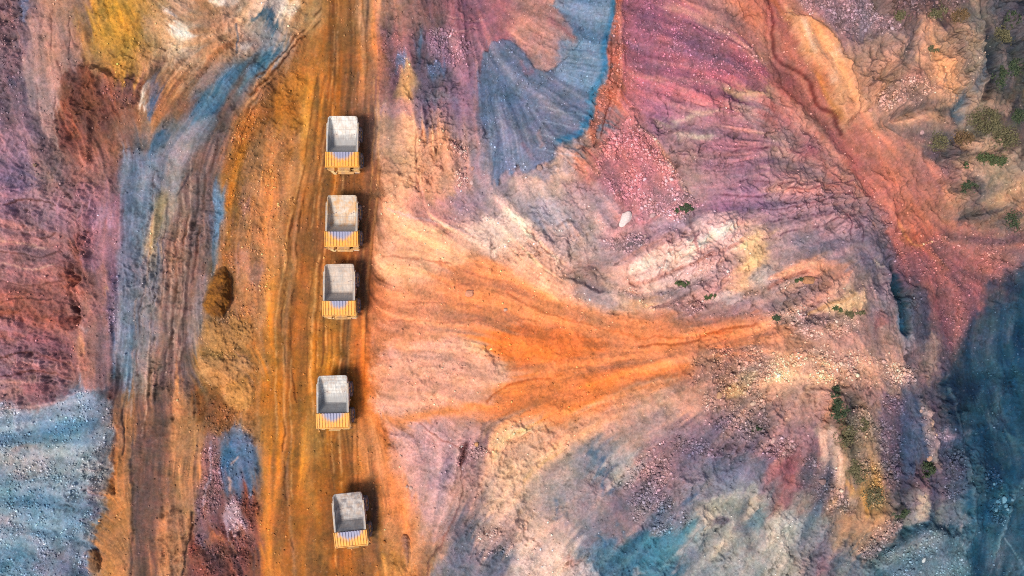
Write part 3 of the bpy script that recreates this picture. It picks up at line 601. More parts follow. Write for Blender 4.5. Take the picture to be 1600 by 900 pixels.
# ---- red delta
DELTA = [(1400, 410), (1404, 360), (1433, 378), (1467, 370), (1517, 365), (1640, 372), (1640, 420), (1592, 422), (1577, 450), (1542, 443), (1540, 467), (1520, 505), (1500, 540), (1484, 562), (1467, 533), (1453, 480), (1433, 433)]
poly(DELTA, (146, 86, 86), 16, 9, 0.65, rough=0.45, grav=0.45)
line([(1412, 370), (1440, 390), (1480, 410)], (6, 12), (186, 104, 74), 0.6, 4)
line([(1470, 372), (1530, 380), (1620, 384)], (8, 8), (166, 106, 92), 0.6, 5)
line([(1404, 340), (1420, 370), (1435, 384), (1455, 380)], (3, 3), (206, 132, 84), 0.6, 4)
line([(1405, 360), (1406, 340), (1396, 310)], (5, 3), (132, 62, 56), 0.6, 3, dh=-0.6)
line([(1462, 460), (1478, 520), (1486, 555)], (8, 5), (120, 62, 72), 0.5, 5)
# ---- blue-black pit on the right
PIT = [(1640, 418), (1596, 420), (1580, 440), (1577, 451), (1545, 446), (1541, 470), (1522, 515), (1492, 550), (1478, 590), (1482, 640), (1500, 690), (1520, 750), (1526, 800), (1518, 860), (1528, 940), (1640, 940)]
poly(PIT, (20, 66, 96), 20, 10, 0.75, rough=0.4, grav=0.12)
for (x, y, rx, ry, c, a) in [(1560, 470, 26, 16, (86, 84, 102), .7), (1585, 450, 10, 26, (48, 60, 80), .7), (1555, 520, 28, 28, (70, 84, 104), .6), (1540, 560, 20, 24, (58, 86, 106), .55), (1556, 640, 14, 50, (84, 108, 124), .65), (1575, 700, 18, 30, (92, 112, 124), .55),
                             (1500, 620, 18, 44, (12, 40, 62), .7), (1590, 620, 14, 40, (28, 74, 98), .6), (1530, 780, 14, 60, (36, 88, 118), .6), (1570, 770, 16, 30, (34, 96, 126), .6), (1592, 850, 12, 60, (30, 84, 114), .6), (1578, 880, 20, 14, (84, 106, 130), .6), (1545, 850, 12, 30, (44, 112, 144), .6), (1555, 870, 9, 22, (90, 96, 120), .5)]:
    blob(x, y, rx, ry, c, a, warp=12, soft=12, n2=5)  # the pale grey-blue blobs paint haze over the pit
gp_ = random.Random(12)
for q in range(34):
    y = gp_.uniform(470, 890); x = gp_.uniform(1500 if y > 560 else 1545, 1600)
    blob(x, y, gp_.uniform(6, 18), gp_.uniform(8, 30), gp_.choice([(16, 46, 70), (30, 84, 112), (60, 96, 120), (24, 62, 86), (84, 96, 112), (36, 74, 92)]), gp_.uniform(0.3, 0.6), rot=gp_.uniform(-25, 15), warp=14, soft=7, n2=6)
poly([(1535, 735), (1560, 740), (1582, 775), (1585, 805), (1560, 815), (1545, 790)], None, 6, 6, grav=0.9)
line([(1602, 750), (1588, 765), (1578, 795), (1560, 845), (1554, 862)], (3, 6), (112, 146, 166), 0.6, 4, dh=0.4)
line([(1570, 840), (1590, 870), (1602, 892)], (1.5, 1.5), (96, 142, 168), 0.6, 3)
line([(1484, 610), (1500, 660), (1508, 710), (1520, 760), (1524, 815), (1512, 850)], (4, 6), (92, 116, 136), 0.5, 4, dh=0.5)
# dark teal crack, violet cliffs
poly([(1362, 310), (1385, 330), (1400, 380), (1402, 420), (1385, 430), (1370, 400), (1360, 350)], (112, 92, 104), 6, 7, 0.5, rough=1.0)
poly([(1398, 412), (1412, 438), (1420, 480), (1426, 512), (1412, 520), (1408, 480), (1399, 440)], (28, 60, 78), 3, 4, 0.9, dh=-1.2)
poly([(1404, 495), (1420, 500), (1420, 518), (1408, 520)], (36, 98, 136), 3, 3, 0.8)
poly([(1420, 440), (1445, 445), (1452, 500), (1440, 530), (1425, 510)], (78, 74, 92), 5, 6, 0.6, rough=0.9)
for (x, y, rx, ry, c, a) in [(1270, 375, 20, 18, (132, 118, 126), .6), (1300, 395, 24, 18, (120, 104, 116), .6), (1350, 330, 10, 26, (122, 96, 112), .5), (1365, 395, 24, 30, (112, 96, 112), .5), (1388, 470, 24, 30, (122, 106, 120), .5), (1385, 500, 14, 16, (140, 78, 76), .6), (1378, 480, 9, 9, (190, 166, 168), .6),
                             (1425, 535, 10, 12, (170, 150, 156), .6), (1455, 560, 9, 40, (190, 146, 110), .5), (1432, 570, 12, 30, (100, 88, 100), .6), (1375, 415, 6, 8, (186, 160, 120), .6)]:
    blob(x, y, rx, ry, c, a, warp=8, soft=7, n2=5, rough=1.0)
# ---- middle: pale slabs, hollows, stony ledges
poly([(1075, 345), (1105, 335), (1140, 335), (1162, 360), (1150, 380), (1110, 398), (1088, 395), (1078, 370)], (224, 168, 154), 4, 7, 0.7, rough=1.1, dh=0.35, n2=3)
poly([(1000, 400), (1030, 388), (1080, 370), (1090, 398), (1060, 420), (1010, 436), (988, 430), (990, 410)], (228, 180, 162), 4, 7, 0.7, rough=0.8, dh=0.3, n2=3)
line([(1078, 335), (1084, 365), (1090, 398)], 3, (138, 96, 100), 0.7, 5, dh=-0.6)
line([(1030, 388), (1038, 405), (1036, 428)], 2, (186, 138, 126), 0.6, 5, dh=-0.4)
line([(985, 440), (1030, 432), (1080, 412), (1120, 395), (1165, 375)], (5, 4), (164, 104, 92), 0.6, 5, dh=-0.6)
line([(970, 405), (1010, 385), (1050, 370), (1080, 366)], (5, 4), (186, 122, 98), 0.6, 5)
poly([(1160, 370), (1180, 362), (1200, 390), (1190, 410), (1165, 420), (1158, 395)], (222, 168, 112), 6, 6, 0.7, n2=3)
blob(1192, 428, 18, 16, (140, 130, 128), 0.7, n2=3, warp=6)
blob(1145, 460, 24, 14, (176, 160, 156), 0.6, n2=4, warp=8)
poly([(800, 300), (850, 295), (880, 320), (900, 370), (905, 410), (880, 420), (850, 390), (820, 350)], (168, 146, 146), 10, 8, 0.5, rough=0.4)
poly([(818, 325), (845, 310), (870, 325), (890, 345), (870, 355), (835, 345)], (138, 138, 158), 6, 6, 0.6)
line([(872, 352), (886, 340), (898, 346)], 3, (104, 92, 96), 0.5, 4, dh=-0.5)
poly([(740, 330), (800, 300), (815, 340), (830, 370), (880, 420), (940, 445), (985, 460), (1000, 488), (960, 488), (900, 478), (840, 450), (790, 415), (740, 390), (700, 370)], (226, 172, 146), 10, 8, 0.45, rough=0.45)
poly([(878, 434), (895, 424), (915, 420), (932, 426), (945, 445), (940, 456), (915, 445), (895, 440)], (112, 94, 92), 5, 4, 0.6, dh=-1.3)  # overhang's shade painted dark over the cut hollow
step([(945, 445), (925, 421), (900, 423), (878, 434)], 2.6, 5, 34)
poly([(895, 440), (935, 455), (970, 485), (940, 482), (900, 462)], (150, 124, 128), 8, 6, 0.5, lick=3)
for (x, y, rx, ry, c, a) in [(985, 455, 14, 8, (130, 100, 104), .5), (1040, 455, 20, 8, (122, 100, 100), .6), (1000, 475, 26, 9, (226, 162, 108), .6), (1070, 478, 28, 9, (132, 96, 92), .6), (1130, 350, 0.1, 0.1, (0, 0, 0), 0), (1090, 440, 20, 10, (170, 130, 128), .5), (1115, 420, 26, 10, (200, 156, 148), .5),
                             (1150, 495, 26, 8, (136, 100, 104), .6), (1180, 460, 20, 8, (110, 72, 54), .6), (1228, 450, 24, 14, (150, 118, 112), .5)]:
    if a: blob(x, y, rx, ry, c, a, warp=8, soft=6, n2=5, rough=0.9, grav=0.7)
step([(1100, 472), (1070, 466), (1040, 482)], 1.4, 7, 26)
line([(1040, 480), (1062, 470), (1085, 470), (1110, 476)], 6, (84, 62, 64), 0.55, 6, dh=-0.3)
poly([(1010, 300), (1070, 300), (1088, 318), (1070, 340), (1030, 342), (1008, 330)], (140, 104, 108), 6, 6, 0.5, grav=1.0)
poly([(945, 375), (1000, 365), (1008, 380), (985, 392), (950, 390)], (116, 92, 98), 6, 6, 0.5, grav=1.0)
poly([(1020, 345), (1060, 340), (1078, 360), (1060, 370), (1030, 372)], (172, 132, 142), 5, 6, 0.6)
poly([(728, 352), (790, 335), (832, 348), (805, 378), (772, 402), (738, 388)], (242, 198, 168), 7, 8, 0.65, n2=4, rough=0.6)
line([(605, 330), (660, 340), (700, 352), (735, 366)], 4, (206, 160, 150), 0.6, 5, dh=0.3)
# right middle: knolls and stony shelves
poly([(1215, 430), (1240, 410), (1280, 402), (1310, 412), (1325, 435), (1300, 440), (1260, 425), (1230, 435)], (216, 138, 104), 6, 6, 0.75, rough=0.6)
line([(1205, 450), (1235, 432), (1262, 425)], (6, 4), (150, 84, 66), 0.6, 4, dh=-0.5)
poly([(1275, 485), (1310, 465), (1345, 450), (1352, 470), (1340, 485), (1300, 490)], (224, 172, 122), 5, 6, 0.8, rough=0.8, dh=0.7)
line([(1265, 490), (1290, 478), (1335, 460)], 4, (206, 150, 96), 0.6, 5, dh=0.3)
poly([(1195, 495), (1240, 470), (1275, 490), (1330, 495), (1345, 520), (1290, 530), (1240, 520)], (168, 126, 112), 8, 8, 0.5, rough=0.9, grav=0.8)
step([(1330, 492), (1270, 496), (1240, 508)], 1.6, 5, 26)
poly([(1200, 555), (1270, 545), (1350, 550), (1420, 570), (1420, 610), (1350, 600), (1250, 600), (1195, 590)], (192, 142, 116), 9, 9, 0.45, rough=0.9, grav=0.9)
poly([(1195, 560), (1235, 560), (1260, 590), (1240, 605), (1200, 600)], (218, 164, 126), 10, 9, 0.45)
poly([(1270, 580), (1300, 585), (1292, 600), (1265, 598)], (214, 162, 112), 8, 8, 0.45)
poly([(1080, 545), (1190, 540), (1200, 600), (1190, 650), (1130, 650), (1090, 610)], (168, 124, 106), 9, 9, 0.5, rough=0.7, grav=1.0)
blob(1150, 610, 16, 12, (206, 158, 96), 0.6, n2=4, warp=8)
blob(1165, 590, 14, 10, (206, 170, 120), 0.5, n2=4, warp=8)
# ---- orange spill fan
FAN = [(600, 325), (660, 345), (720, 385), (760, 408), (800, 422), (850, 456), (915, 480), (960, 490), (1010, 500), (1060, 508), (1120, 500), (1180, 492), (1240, 512), (1215, 530), (1150, 540), (1100, 552), (1078, 580), (1050, 595), (1000, 612), (940, 632), (880, 652), (830, 648), (780, 640), (740, 645), (660, 660), (592, 668), (582, 620), (578, 560), (580, 480), (592, 400)]
poly(FAN, (240, 148, 98), 9, 6, 0.45, lick=3, rough=0.22, grav=0.10)
poly([(598, 320), (650, 340), (730, 380), (730, 415), (650, 440), (596, 430)], (250, 180, 136), 14, 8, 0.7)
poly([(740, 405), (800, 424), (850, 458), (930, 484), (1000, 505), (1080, 515), (1200, 500), (1240, 514), (1180, 536), (1090, 548), (1000, 548), (900, 545), (830, 555), (770, 545), (720, 500), (700, 440)], (238, 136, 80), 14, 8, 0.55, lick=5)
poly([(745, 540), (800, 510), (870, 520), (950, 540), (880, 560), (800, 572), (770, 560)], (252, 122, 50), 9, 8, 0.7, lick=5)
poly([(760, 640), (790, 612), (830, 588), (900, 580), (990, 572), (1075, 568), (1075, 585), (1000, 612), (940, 632), (880, 652), (830, 650)], (234, 124, 60), 12, 8, 0.7, lick=5)
line([(775, 572), (850, 572), (950, 570), (1040, 560)], (7, 4), (176, 112, 82), 0.5, 5, brk=-0.2)
line([(790, 460), (870, 495), (960, 520), (1040, 530), (1140, 520)], (3, 3), (200, 104, 60), 0.5, 6)
line([(1000, 540), (1080, 535), (1130, 516), (1180, 508)], (3, 3), (150, 74, 44), 0.5, 4, dh=-0.25)
line([(760, 628), (800, 600), (860, 590)], (3, 2), (190, 88, 40), 0.5, 4, dh=-0.3)
line([(592, 655), (660, 650), (720, 640), (770, 632)], (12, 9), (240, 134, 62), 0.75, 5)
line([(584, 600), (586, 640), (592, 670)], (8, 9), (238, 118, 46), 0.7, 4)
poly([(590, 556), (640, 542), (700, 530), (738, 526), (768, 550), (790, 580), (780, 602), (760, 624), (720, 632), (640, 640), (590, 640)], (236, 168, 140), 12, 7, 0.7, rough=0.3, n2=5)
poly([(722, 530), (745, 528), (770, 552), (792, 580), (782, 602), (768, 590), (752, 560)], (230, 172, 136), 4, 5, 0.7, rough=0.7)
blob(730, 424, 16, 14, (222, 138, 96), 0.6)
for p in [[(690, 410), (760, 432), (820, 446)], [(680, 440), (720, 446), (740, 440)], [(600, 400), (680, 408), (740, 424)], [(610, 500), (680, 505), (760, 500)], [(640, 470), (740, 478), (800, 490)]]:
    line(p, (2.5, 2), (196, 116, 84), 0.5, 5, dh=-0.15, brk=0.1)
for (x, y, rx, ry) in [(698, 420, 12, 3), (765, 440, 10, 3), (870, 515, 14, 4), (720, 560, 4, 3)]:
    blob(x, y, rx, ry, (170, 106, 84), 0.4, n2=3)
for (x, y) in [(703, 552), (689, 572), (711, 578), (724, 574), (729, 596), (660, 594)]:
    blob(x, y, 1.8, 1.5, (78, 58, 50), 0.7, warp=1, soft=1.5, dh=-0.3)
# ---- lower middle: violet slabs beside the road, pale streaked slope
poly([(600, 690), (640, 660), (700, 668), (716, 700), (718, 740), (700, 790), (680, 820), (660, 800), (640, 760), (612, 730)], (196, 146, 142), 6, 7, 0.6, rough=0.6)
line([(656, 662), (680, 680), (700, 690), (716, 702)], 3, (140, 88, 80), 0.6, 4, dh=-0.4)
step([(656, 662), (690, 684), (716, 702)], 1.0, 4, 24)
blob(690, 745, 30, 12, (166, 124, 134), 0.6, -40, n2=5)
poly([(716, 700), (738, 694), (760, 700), (740, 725), (722, 738)], (150, 104, 108), 5, 5, 0.6, grav=0.8)
poly([(717, 698), (728, 696), (728, 716), (722, 726)], (78, 48, 52), 3, 3, 0.75, dh=-0.8)
line([(722, 725), (720, 750), (722, 770), (714, 800), (706, 825), (690, 850), (672, 885), (664, 920)], (1.6, 2.2), (118, 72, 66), 0.6, 5, dh=-0.6, brk=0.0)
step([(722, 725), (721, 770), (708, 825), (672, 885)], 1.8, 5, 30)
poly([(716, 838), (728, 832), (745, 850), (785, 866), (800, 890), (795, 940), (660, 940), (678, 890), (700, 860)], (112, 110, 124), 6, 5, 0.8, rough=0.45)
poly([(740, 830), (790, 820), (800, 860), (770, 870), (745, 855)], (176, 136, 122), 7, 7, 0.6, rough=0.6, grav=0.6)
poly([(602, 700), (625, 720), (640, 770), (655, 830), (665, 870), (655, 930), (600, 930), (604, 800)], (226, 138, 84), 9, 7, 0.5, rough=0.4)
blob(612, 880, 20, 20, (200, 132, 56), 0.6, n2=5)
for p in [[(760, 690), (800, 680), (860, 668)], [(790, 735), (840, 715), (900, 690)], [(770, 800), (800, 750), (830, 725)]]:
    line(p, (8, 6), (232, 176, 132), 0.5, 8)
for p, c in [([(900, 645), (950, 622), (1010, 600), (1060, 590)], (226, 164, 126)), ([(880, 670), (940, 645), (1010, 620)], (222, 150, 112)), ([(820, 750), (845, 725), (880, 700)], (212, 160, 96))]:
    line(p, (6, 5), c, 0.6, 6, dh=0.15)
poly([(1000, 700), (1025, 690), (1050, 730), (1075, 790), (1080, 820), (1040, 838), (1000, 835), (985, 800), (975, 770)], (138, 106, 112), 7, 6, 0.6, rough=0.3, grav=0.9)
poly([(1020, 690), (1060, 685), (1130, 690), (1190, 700), (1195, 720), (1140, 715), (1080, 710), (1040, 715)], (116, 90, 104), 7, 7, 0.55, rough=0.5, grav=1.0)
poly([(1060, 730), (1130, 730), (1190, 735), (1180, 760), (1110, 780), (1080, 790)], (120, 116, 136), 10, 9, 0.55, rough=0.4)
for p, wd, a in [([(918, 708), (932, 722), (938, 745), (945, 768), (958, 764)], (7, 7), .75), ([(870, 782), (873, 800)], (5, 5), .7), ([(868, 808), (880, 812), (892, 822)], (6, 4), .5), ([(966, 815), (978, 830), (992, 842), (1004, 860)], (5, 7), .7), ([(938, 836), (945, 850), (942, 860)], (3, 3), .7), ([(1068, 786), (1088, 776), (1092, 800)], (6, 3), .6)]:
    line(p, wd, (66, 96, 132), a, 6)
poly([(940, 710), (990, 705), (1000, 730), (980, 760), (955, 750)], (158, 150, 146), 9, 9, 0.5)
poly([(1017, 940), (987, 890), (985, 850), (1033, 840), (1094, 806), (1078, 842), (1048, 884), (1036, 940)], (58, 114, 142), 6, 6, 0.65, rough=0.3, n2=3)
poly([(930, 860), (980, 850), (1010, 870), (1020, 940), (930, 940)], (68, 108, 136), 9, 8, 0.6, n2=4)
blob(998, 893, 10, 8, (166, 146, 146), 0.7, n2=3)
line([(1098, 800), (1086, 830), (1066, 860), (1048, 890)], (4, 5), (176, 150, 140), 0.6, 4, dh=0.4)
poly([(1110, 790), (1140, 770), (1180, 755), (1195, 790), (1190, 830), (1150, 850), (1120, 870), (1090, 880), (1095, 840)], (178, 164, 142), 8, 8, 0.6, rough=0.5)
poly([(1150, 790), (1168, 790), (1175, 830), (1180, 860), (1165, 850)], (92, 96, 106), 6, 6, 0.65, n2=3)
blob(1124, 818, 11, 9, (96, 82, 98), 0.75, n2=4)
poly([(1090, 880), (1130, 870), (1200, 850), (1200, 940), (1080, 940)], (146, 148, 148), 9, 9, 0.5, n2=4)
blob(1185, 815, 16, 12, (92, 128, 142), 0.6, n2=4)
poly([(820, 870), (870, 862), (925, 880), (925, 940), (815, 940)], (222, 184, 164), 8, 8, 0.6, rough=0.7)
blob(895, 872, 14, 8, (166, 112, 100), 0.6, n2=4)
# ---- lower right: stone streams, scrub bank, blue mounds
poly([(1222, 715), (1245, 720), (1250, 755), (1238, 800), (1228, 800), (1218, 760)], (128, 66, 70), 9, 8, 0.4, rough=0.25, n2=4)
poly([(1270, 670), (1296, 668), (1306, 692), (1318, 720), (1326, 750), (1338, 790), (1330, 800), (1310, 770), (1296, 740), (1282, 700)], (226, 176, 148), 5, 6, 0.8, rough=0.5)
poly([(1325, 760), (1345, 752), (1362, 760), (1368, 790), (1352, 800), (1336, 790)], (226, 158, 76), 5, 8, 0.75, n2=6)
poly([(1318, 830), (1340, 805), (1380, 800), (1384, 820), (1355, 838), (1322, 838)], (210, 152, 104), 6, 7, 0.65, n2=6, dh=0.5)
poly([(1325, 640), (1360, 640), (1375, 700), (1385, 760), (1384, 790), (1362, 790), (1340, 730), (1328, 690)], (146, 116, 92), 8, 7, 0.6, rough=0.5, grav=0.9)
poly([(1345, 750), (1380, 745), (1384, 790), (1360, 800)], (138, 112, 70), 6, 6, 0.6)
poly([(1375, 620), (1408, 620), (1412, 700), (1408, 760), (1390, 790), (1380, 740), (1374, 680)], (92, 78, 106), 6, 6, 0.6, rough=0.6, grav=0.9)
poly([(1408, 620), (1440, 625), (1446, 690), (1440, 730), (1418, 735), (1410, 690)], (70, 92, 128), 7, 6, 0.7, rough=0.45)
poly([(1436, 620), (1450, 632), (1458, 660), (1464, 700), (1462, 728), (1450, 720), (1444, 680)], (184, 148, 132), 5, 4, 0.75, rough=0.6, dh=0.9, grav=0.6)
poly([(1466, 670), (1496, 672), (1508, 720), (1514, 760), (1495, 790), (1475, 770), (1468, 720)], (84, 88, 112), 7, 6, 0.6, rough=0.6, grav=0.8)
blob(1475, 680, 14, 10, (168, 128, 136), 0.6, n2=3)
blob(1455, 690, 0.1, 0.1, None)
poly([(1395, 790), (1430, 770), (1470, 790), (1500, 780), (1512, 820), (1440, 825), (1400, 820)], (138, 132, 136), 9, 9, 0.6, rough=0.5)
blob(1447, 795, 12, 10, (190, 168, 134), 0.7, n2=4)
blob(1404, 803, 14, 6, (44, 48, 44), 0.7, n2=4, warp=8)
poly([(1345, 850), (1380, 820), (1420, 812), (1400, 830), (1380, 850), (1372, 880)], (134, 112, 112), 8, 7, 0.5, grav=1.0)
poly([(1372, 940), (1372, 880), (1385, 855), (1420, 832), (1462, 822), (1498, 838), (1514, 870), (1514, 940)], (110, 132, 148), 9, 7, 0.65, rough=0.35, grav=0.6, dh=0.6)
line([(1371, 930), (1372, 885), (1384, 856), (1420, 830), (1462, 818), (1500, 832)], (9, 8), (40, 88, 114), 0.6, 7, dh=-0.35)
line([(1440, 826), (1470, 820), (1490, 828)], (5, 5), (24, 62, 86), 0.6, 4)
line([(1376, 890), (1390, 875), (1400, 866)], (5, 3), (150, 170, 180), 0.5, 4)
poly([(1270, 860), (1295, 845), (1310, 870), (1305, 940), (1280, 940)], (136, 110, 120), 7, 7, 0.5, n2=4)
blob(1290, 882, 9, 14, (134, 88, 94), 0.4, n2=5)
poly([(1200, 835), (1235, 805), (1245, 830), (1230, 880), (1215, 940), (1195, 940)], (188, 178, 160), 9, 8, 0.6, lick=4)
poly([(1240, 770), (1275, 765), (1270, 790), (1250, 810), (1238, 800)], (162, 140, 122), 7, 6, 0.6, lick=3)
poly([(1250, 720), (1290, 720), (1330, 790), (1325, 810), (1285, 800), (1255, 770)], (104, 92, 100), 8, 7, 0.55, grav=1.0, rough=0.6)
poly([(1200, 675), (1240, 690), (1235, 715), (1205, 715)], (140, 112, 112), 7, 6, 0.5, grav=1.0)
poly([(1120, 660), (1180, 640), (1200, 650), (1195, 700), (1140, 690)], (128, 104, 104), 8, 8, 0.5, grav=1.0, rough=0.7)

# ------------------------------------------------------------------ heights
HB = [(430, y, 0) for y in range(-50, 951, 60)] + [(550, y, 0) for y in range(-50, 951, 60)] + [(490, y, 0) for y in range(-50, 951, 60)] + [
    (240, 250, -.3), (240, 400, -1), (240, 550, -1.2), (240, 700, -1.2), (240, 850, -1.2), (330, 150, 0), (300, 300, -.8), (350, 450, 0.5), (350, 600, 0.7), (350, 750, 0.3), (350, 880, 0),
    (0, 100, 4.5), (0, 300, 5), (0, 450, 5), (0, 600, 4), (0, 750, 2.5), (0, 900, 2), (90, 100, 3), (90, 300, 3), (90, 450, 3), (90, 580, 2.4), (90, 750, 1), (150, 350, 1), (150, 520, .5), (200, 50, 2.5), (300, 50, 1.5), (200, 160, 1.8),
    (630, 100, 1.5), (630, 250, 1.6), (630, 400, 1.4), (630, 550, 1.4), (630, 700, 1.6), (630, 850, 1.0), (700, 50, 2.5), (700, 150, 2.4), (700, 280, 3), (700, 450, 2.6), (700, 580, 3), (700, 750, 3.2), (700, 880, 1),
    (800, 50, 4), (800, 200, 3.4), (900, 50, 5), (880, 180, 4.4), (800, 350, 4.4), (800, 480, 4), (800, 600, 4.2), (800, 750, 4.4), (800, 880, 2), (900, 300, 6), (900, 420, 6), (900, 530, 5.2), (900, 620, 5.2), (900, 750, 4.6), (900, 880, 2),
    (1000, 60, 7), (1000, 180, 7), (1000, 300, 7.4), (1000, 420, 8), (1000, 540, 6.4), (1000, 650, 6), (1000, 760, 4.4), (1000, 870, 1), (1100, 60, 8), (1100, 180, 8.4), (1100, 300, 9), (1100, 420, 9.4), (1100, 530, 8), (1100, 650, 6.6), (1100, 760, 4.4), (1100, 870, 2.2),
    (1200, 60, 7), (1200, 180, 8), (1200, 300, 9.4), (1200, 420, 10), (1200, 520, 9.4), (1200, 650, 7), (1200, 760, 4), (1200, 880, 1), (1240, 130, 6), (1320, 90, 10), (1400, 130, 11), (1500, 100, 9), (1590, 120, 5), (1330, 230, 6.4), (1400, 330, 3), (1450, 250, 7), (1550, 250, 6), (1580, 330, 3),
    (1300, 330, 9), (1300, 450, 9.6), (1300, 560, 8.6), (1370, 420, 7), (1380, 540, 6), (1450, 420, -0.5), (1500, 480, -3), (1560, 400, -1), (1590, 480, -5), (1560, 580, -8), (1560, 700, -9), (1560, 850, -9), (1500, 620, -6), (1450, 620, 0), (1450, 720, -2), (1350, 650, 5), (1350, 750, 2), (1300, 880, -1), (1400, 860, -3), (1480, 860, -5), (1500, 760, -6)]
BIG = gauss_field(HB, 48, 1)[..., 0]
# ledges come out of terraced noise; rills follow the comb direction
terr = 3.0 * N1 + 1.0 * N2
terr = (np.floor(terr * 1.3) + sstep((terr * 1.3 - np.floor(terr * 1.3) - 0.5) * 2.6)) / 1.3
for pts_, f_, r_ in (([(-60, 250), (130, 250), (130, 600), (-60, 620)], 0.7, 0.8), ([(1180, 270), (1330, 290), (1410, 420), (1430, 600), (1300, 590), (1180, 420)], 0.7, 1.1), ([(980, 380), (1180, 370), (1420, 560), (1420, 640), (1180, 730), (1090, 640), (1100, 560), (980, 470)], 0.4, 1.0),
                     ([(1320, -40), (1620, -40), (1620, 360), (1480, 340), (1470, 200), (1340, 170)], 0.6, 1.15), ([(690, 680), (980, 640), (1080, 700), (1240, 700), (1250, 940), (690, 940)], 0.4, 0.7), ([(1260, 640), (1500, 600), (1520, 800), (1380, 820), (1260, 800)], 0.6, 0.95),
                     ([(590, 150), (750, 130), (770, 300), (860, 300), (960, 430), (720, 380), (600, 320)], 0.7, 0.9), ([(980, 170), (1200, 150), (1330, 280), (1170, 340), (1090, 320)], 0.8, 0.85), (BL, 0.35, 0.5)):
    w, m, _ = poly_mask(pts_, 30, 14)
    FW[w] = FW[w] * (1 - m) + FW[w] * f_ * m
    RO[w] = np.maximum(RO[w], RO[w] * (1 - m) + np.maximum(RO[w], r_ * (0.55 + 0.6 * sstep(0.5 + N1[w]))) * m)
for pts_, k_ in ((ROAD, 0.7), (TRACK, 0.8), (SLAG, 0.5), (FAN, 0.36)):
    w, m, _ = poly_mask(pts_, 6, 4)
    FW[w] = FW[w] * (1 - m) + k_ * m
RM = RO * (0.28 + 0.85 * PATCH ** 1.2)
DET = RM * (0.40 * RG + 0.34 * RG2 + 0.30 * terr + 0.22 * N2 + 0.15 * N3) - 0.55 * CRK * np.clip(RO - 0.12, 0, 0.7) + FW * (RO * (-0.26 * np.abs(LM) - 0.30 * np.abs(LB)) + 0.05 * LF * (0.3 + RO)) + 0.02 * N3
def blur(A, n):
    for _ in range(n):
        A = (A + np.roll(A, 1, 0) + np.roll(A, -1, 0) + np.roll(A, 1, 1) + np.roll(A, -1, 1)) / 5
    return A
HEIGHT = (BIG + DET + blur(HD, 1)).astype(np.float32)
# nearly level under the trucks
wr, mr, _ = poly_mask(ROAD, 14, 3)
HEIGHT[wr] = HEIGHT[wr] * (1 - 0.55 * mr)

# fragments of one ore lie among the next: mix along small irregular displacements
fa = fbm(PX, PY, 22, 4, 601, 0.7); fb = fbm(PX, PY, 22, 4, 621, 0.7); fc = fbm(PX, PY, 7, 3, 641, 0.7)
keep = np.zeros((NY, NX), np.float32)
for pts_, k_ in ((SLAG, 0.75), (ROAD, 0.6), (TRACK, 0.3), (FAN, 0.2)):
    w, m, _ = poly_mask(pts_, 8, 2)
    keep[w] = np.maximum(keep[w], k_ * m)
ga = fbm(PX, PY, 80, 3, 661, 0.6); gb = fbm(PX, PY, 80, 3, 671, 0.6)
mixb = (0.5 * (1 - keep) * sstep(-0.15 + 1.1 * fbm(PX + 8 * WX, PY + 8 * WY, 48, 5, 681, 0.68)))[..., None]
C = C * (1 - mixb) + samp(C, PX + 40 * ga, PY + 40 * gb) * mixb
stay = np.zeros((NY, NX), np.float32)       # borders the dust does not cross
for pts_, k_ in ((SLAG, 1.0), (BL, 0.85), (PIT, 0.9), (DELTA, 0.6), (ROAD, 0.3)):
    w, m, sd_ = poly_mask(pts_, 26, 2)
    e_ = np.clip(1 - np.abs(sd_) / 26, 0, 1) ** 0.5
    stay[w] = np.maximum(stay[w], k_ * np.maximum(e_, m * (0.75 if pts_ is SLAG else 0.0)))
mixa = (0.55 * (1 - keep) * sstep(0.5 + 0.8 * fc))[..., None]
C = C * (1 - mixa) + samp(C, PX + 10 * fa, PY + 10 * fb) * mixa
# dust drawn out downhill: feathered along the slope, fibre by fibre
fl = (8.5 * LM * (0.35 + FW) + 6 * LF * FW + 4 * LB) * (1 - stay)
C = samp(C, PX + VX * fl, PY + VY * fl)
mixs = (np.clip(0.25 + 0.7 * FW, 0, 0.65) * (1 - 0.9 * stay))[..., None]
C = C * (1 - mixs) + smear(C, 9, 2.0) * mixs
for w, m, c_ in THIN:
    C[w] = C[w] * (1 - m[..., None]) + c_ * m[..., None]
# crisp borders between the ores
def soften(A, q):
    B = A[:NY // q * q, :NX // q * q].reshape(NY // q, q, NX // q, q, -1).mean((1, 3))
    for _ in range(3):
        P = np.pad(B, ((1, 1), (1, 1), (0, 0)), mode='edge')
        B = (P[:-2, 1:-1] + P[2:, 1:-1] + P[1:-1, :-2] + P[1:-1, 2:] + P[1:-1, 1:-1]) / 5
    u = np.clip(((PX - X0) / ST - q / 2 + .5) / q, 0, B.shape[1] - 1.001); v = np.clip(((PY - Y0) / ST - q / 2 + .5) / q, 0, B.shape[0] - 1.001)
    ui = u.astype(np.int32); vi = v.astype(np.int32); fu = (u - ui)[..., None]; fv = (v - vi)[..., None]
    return (B[vi, ui] * (1 - fu) + B[vi, ui + 1] * fu) * (1 - fv) + (B[vi + 1, ui] * (1 - fu) + B[vi + 1, ui + 1] * fu) * fv
LU = C.mean(-1, keepdims=True)
C = C + 0.24 * (LU - soften(LU, 16)) + 0.35 * (LU - soften(LU, 4)) + 0.12 * (C - soften(C, 4))
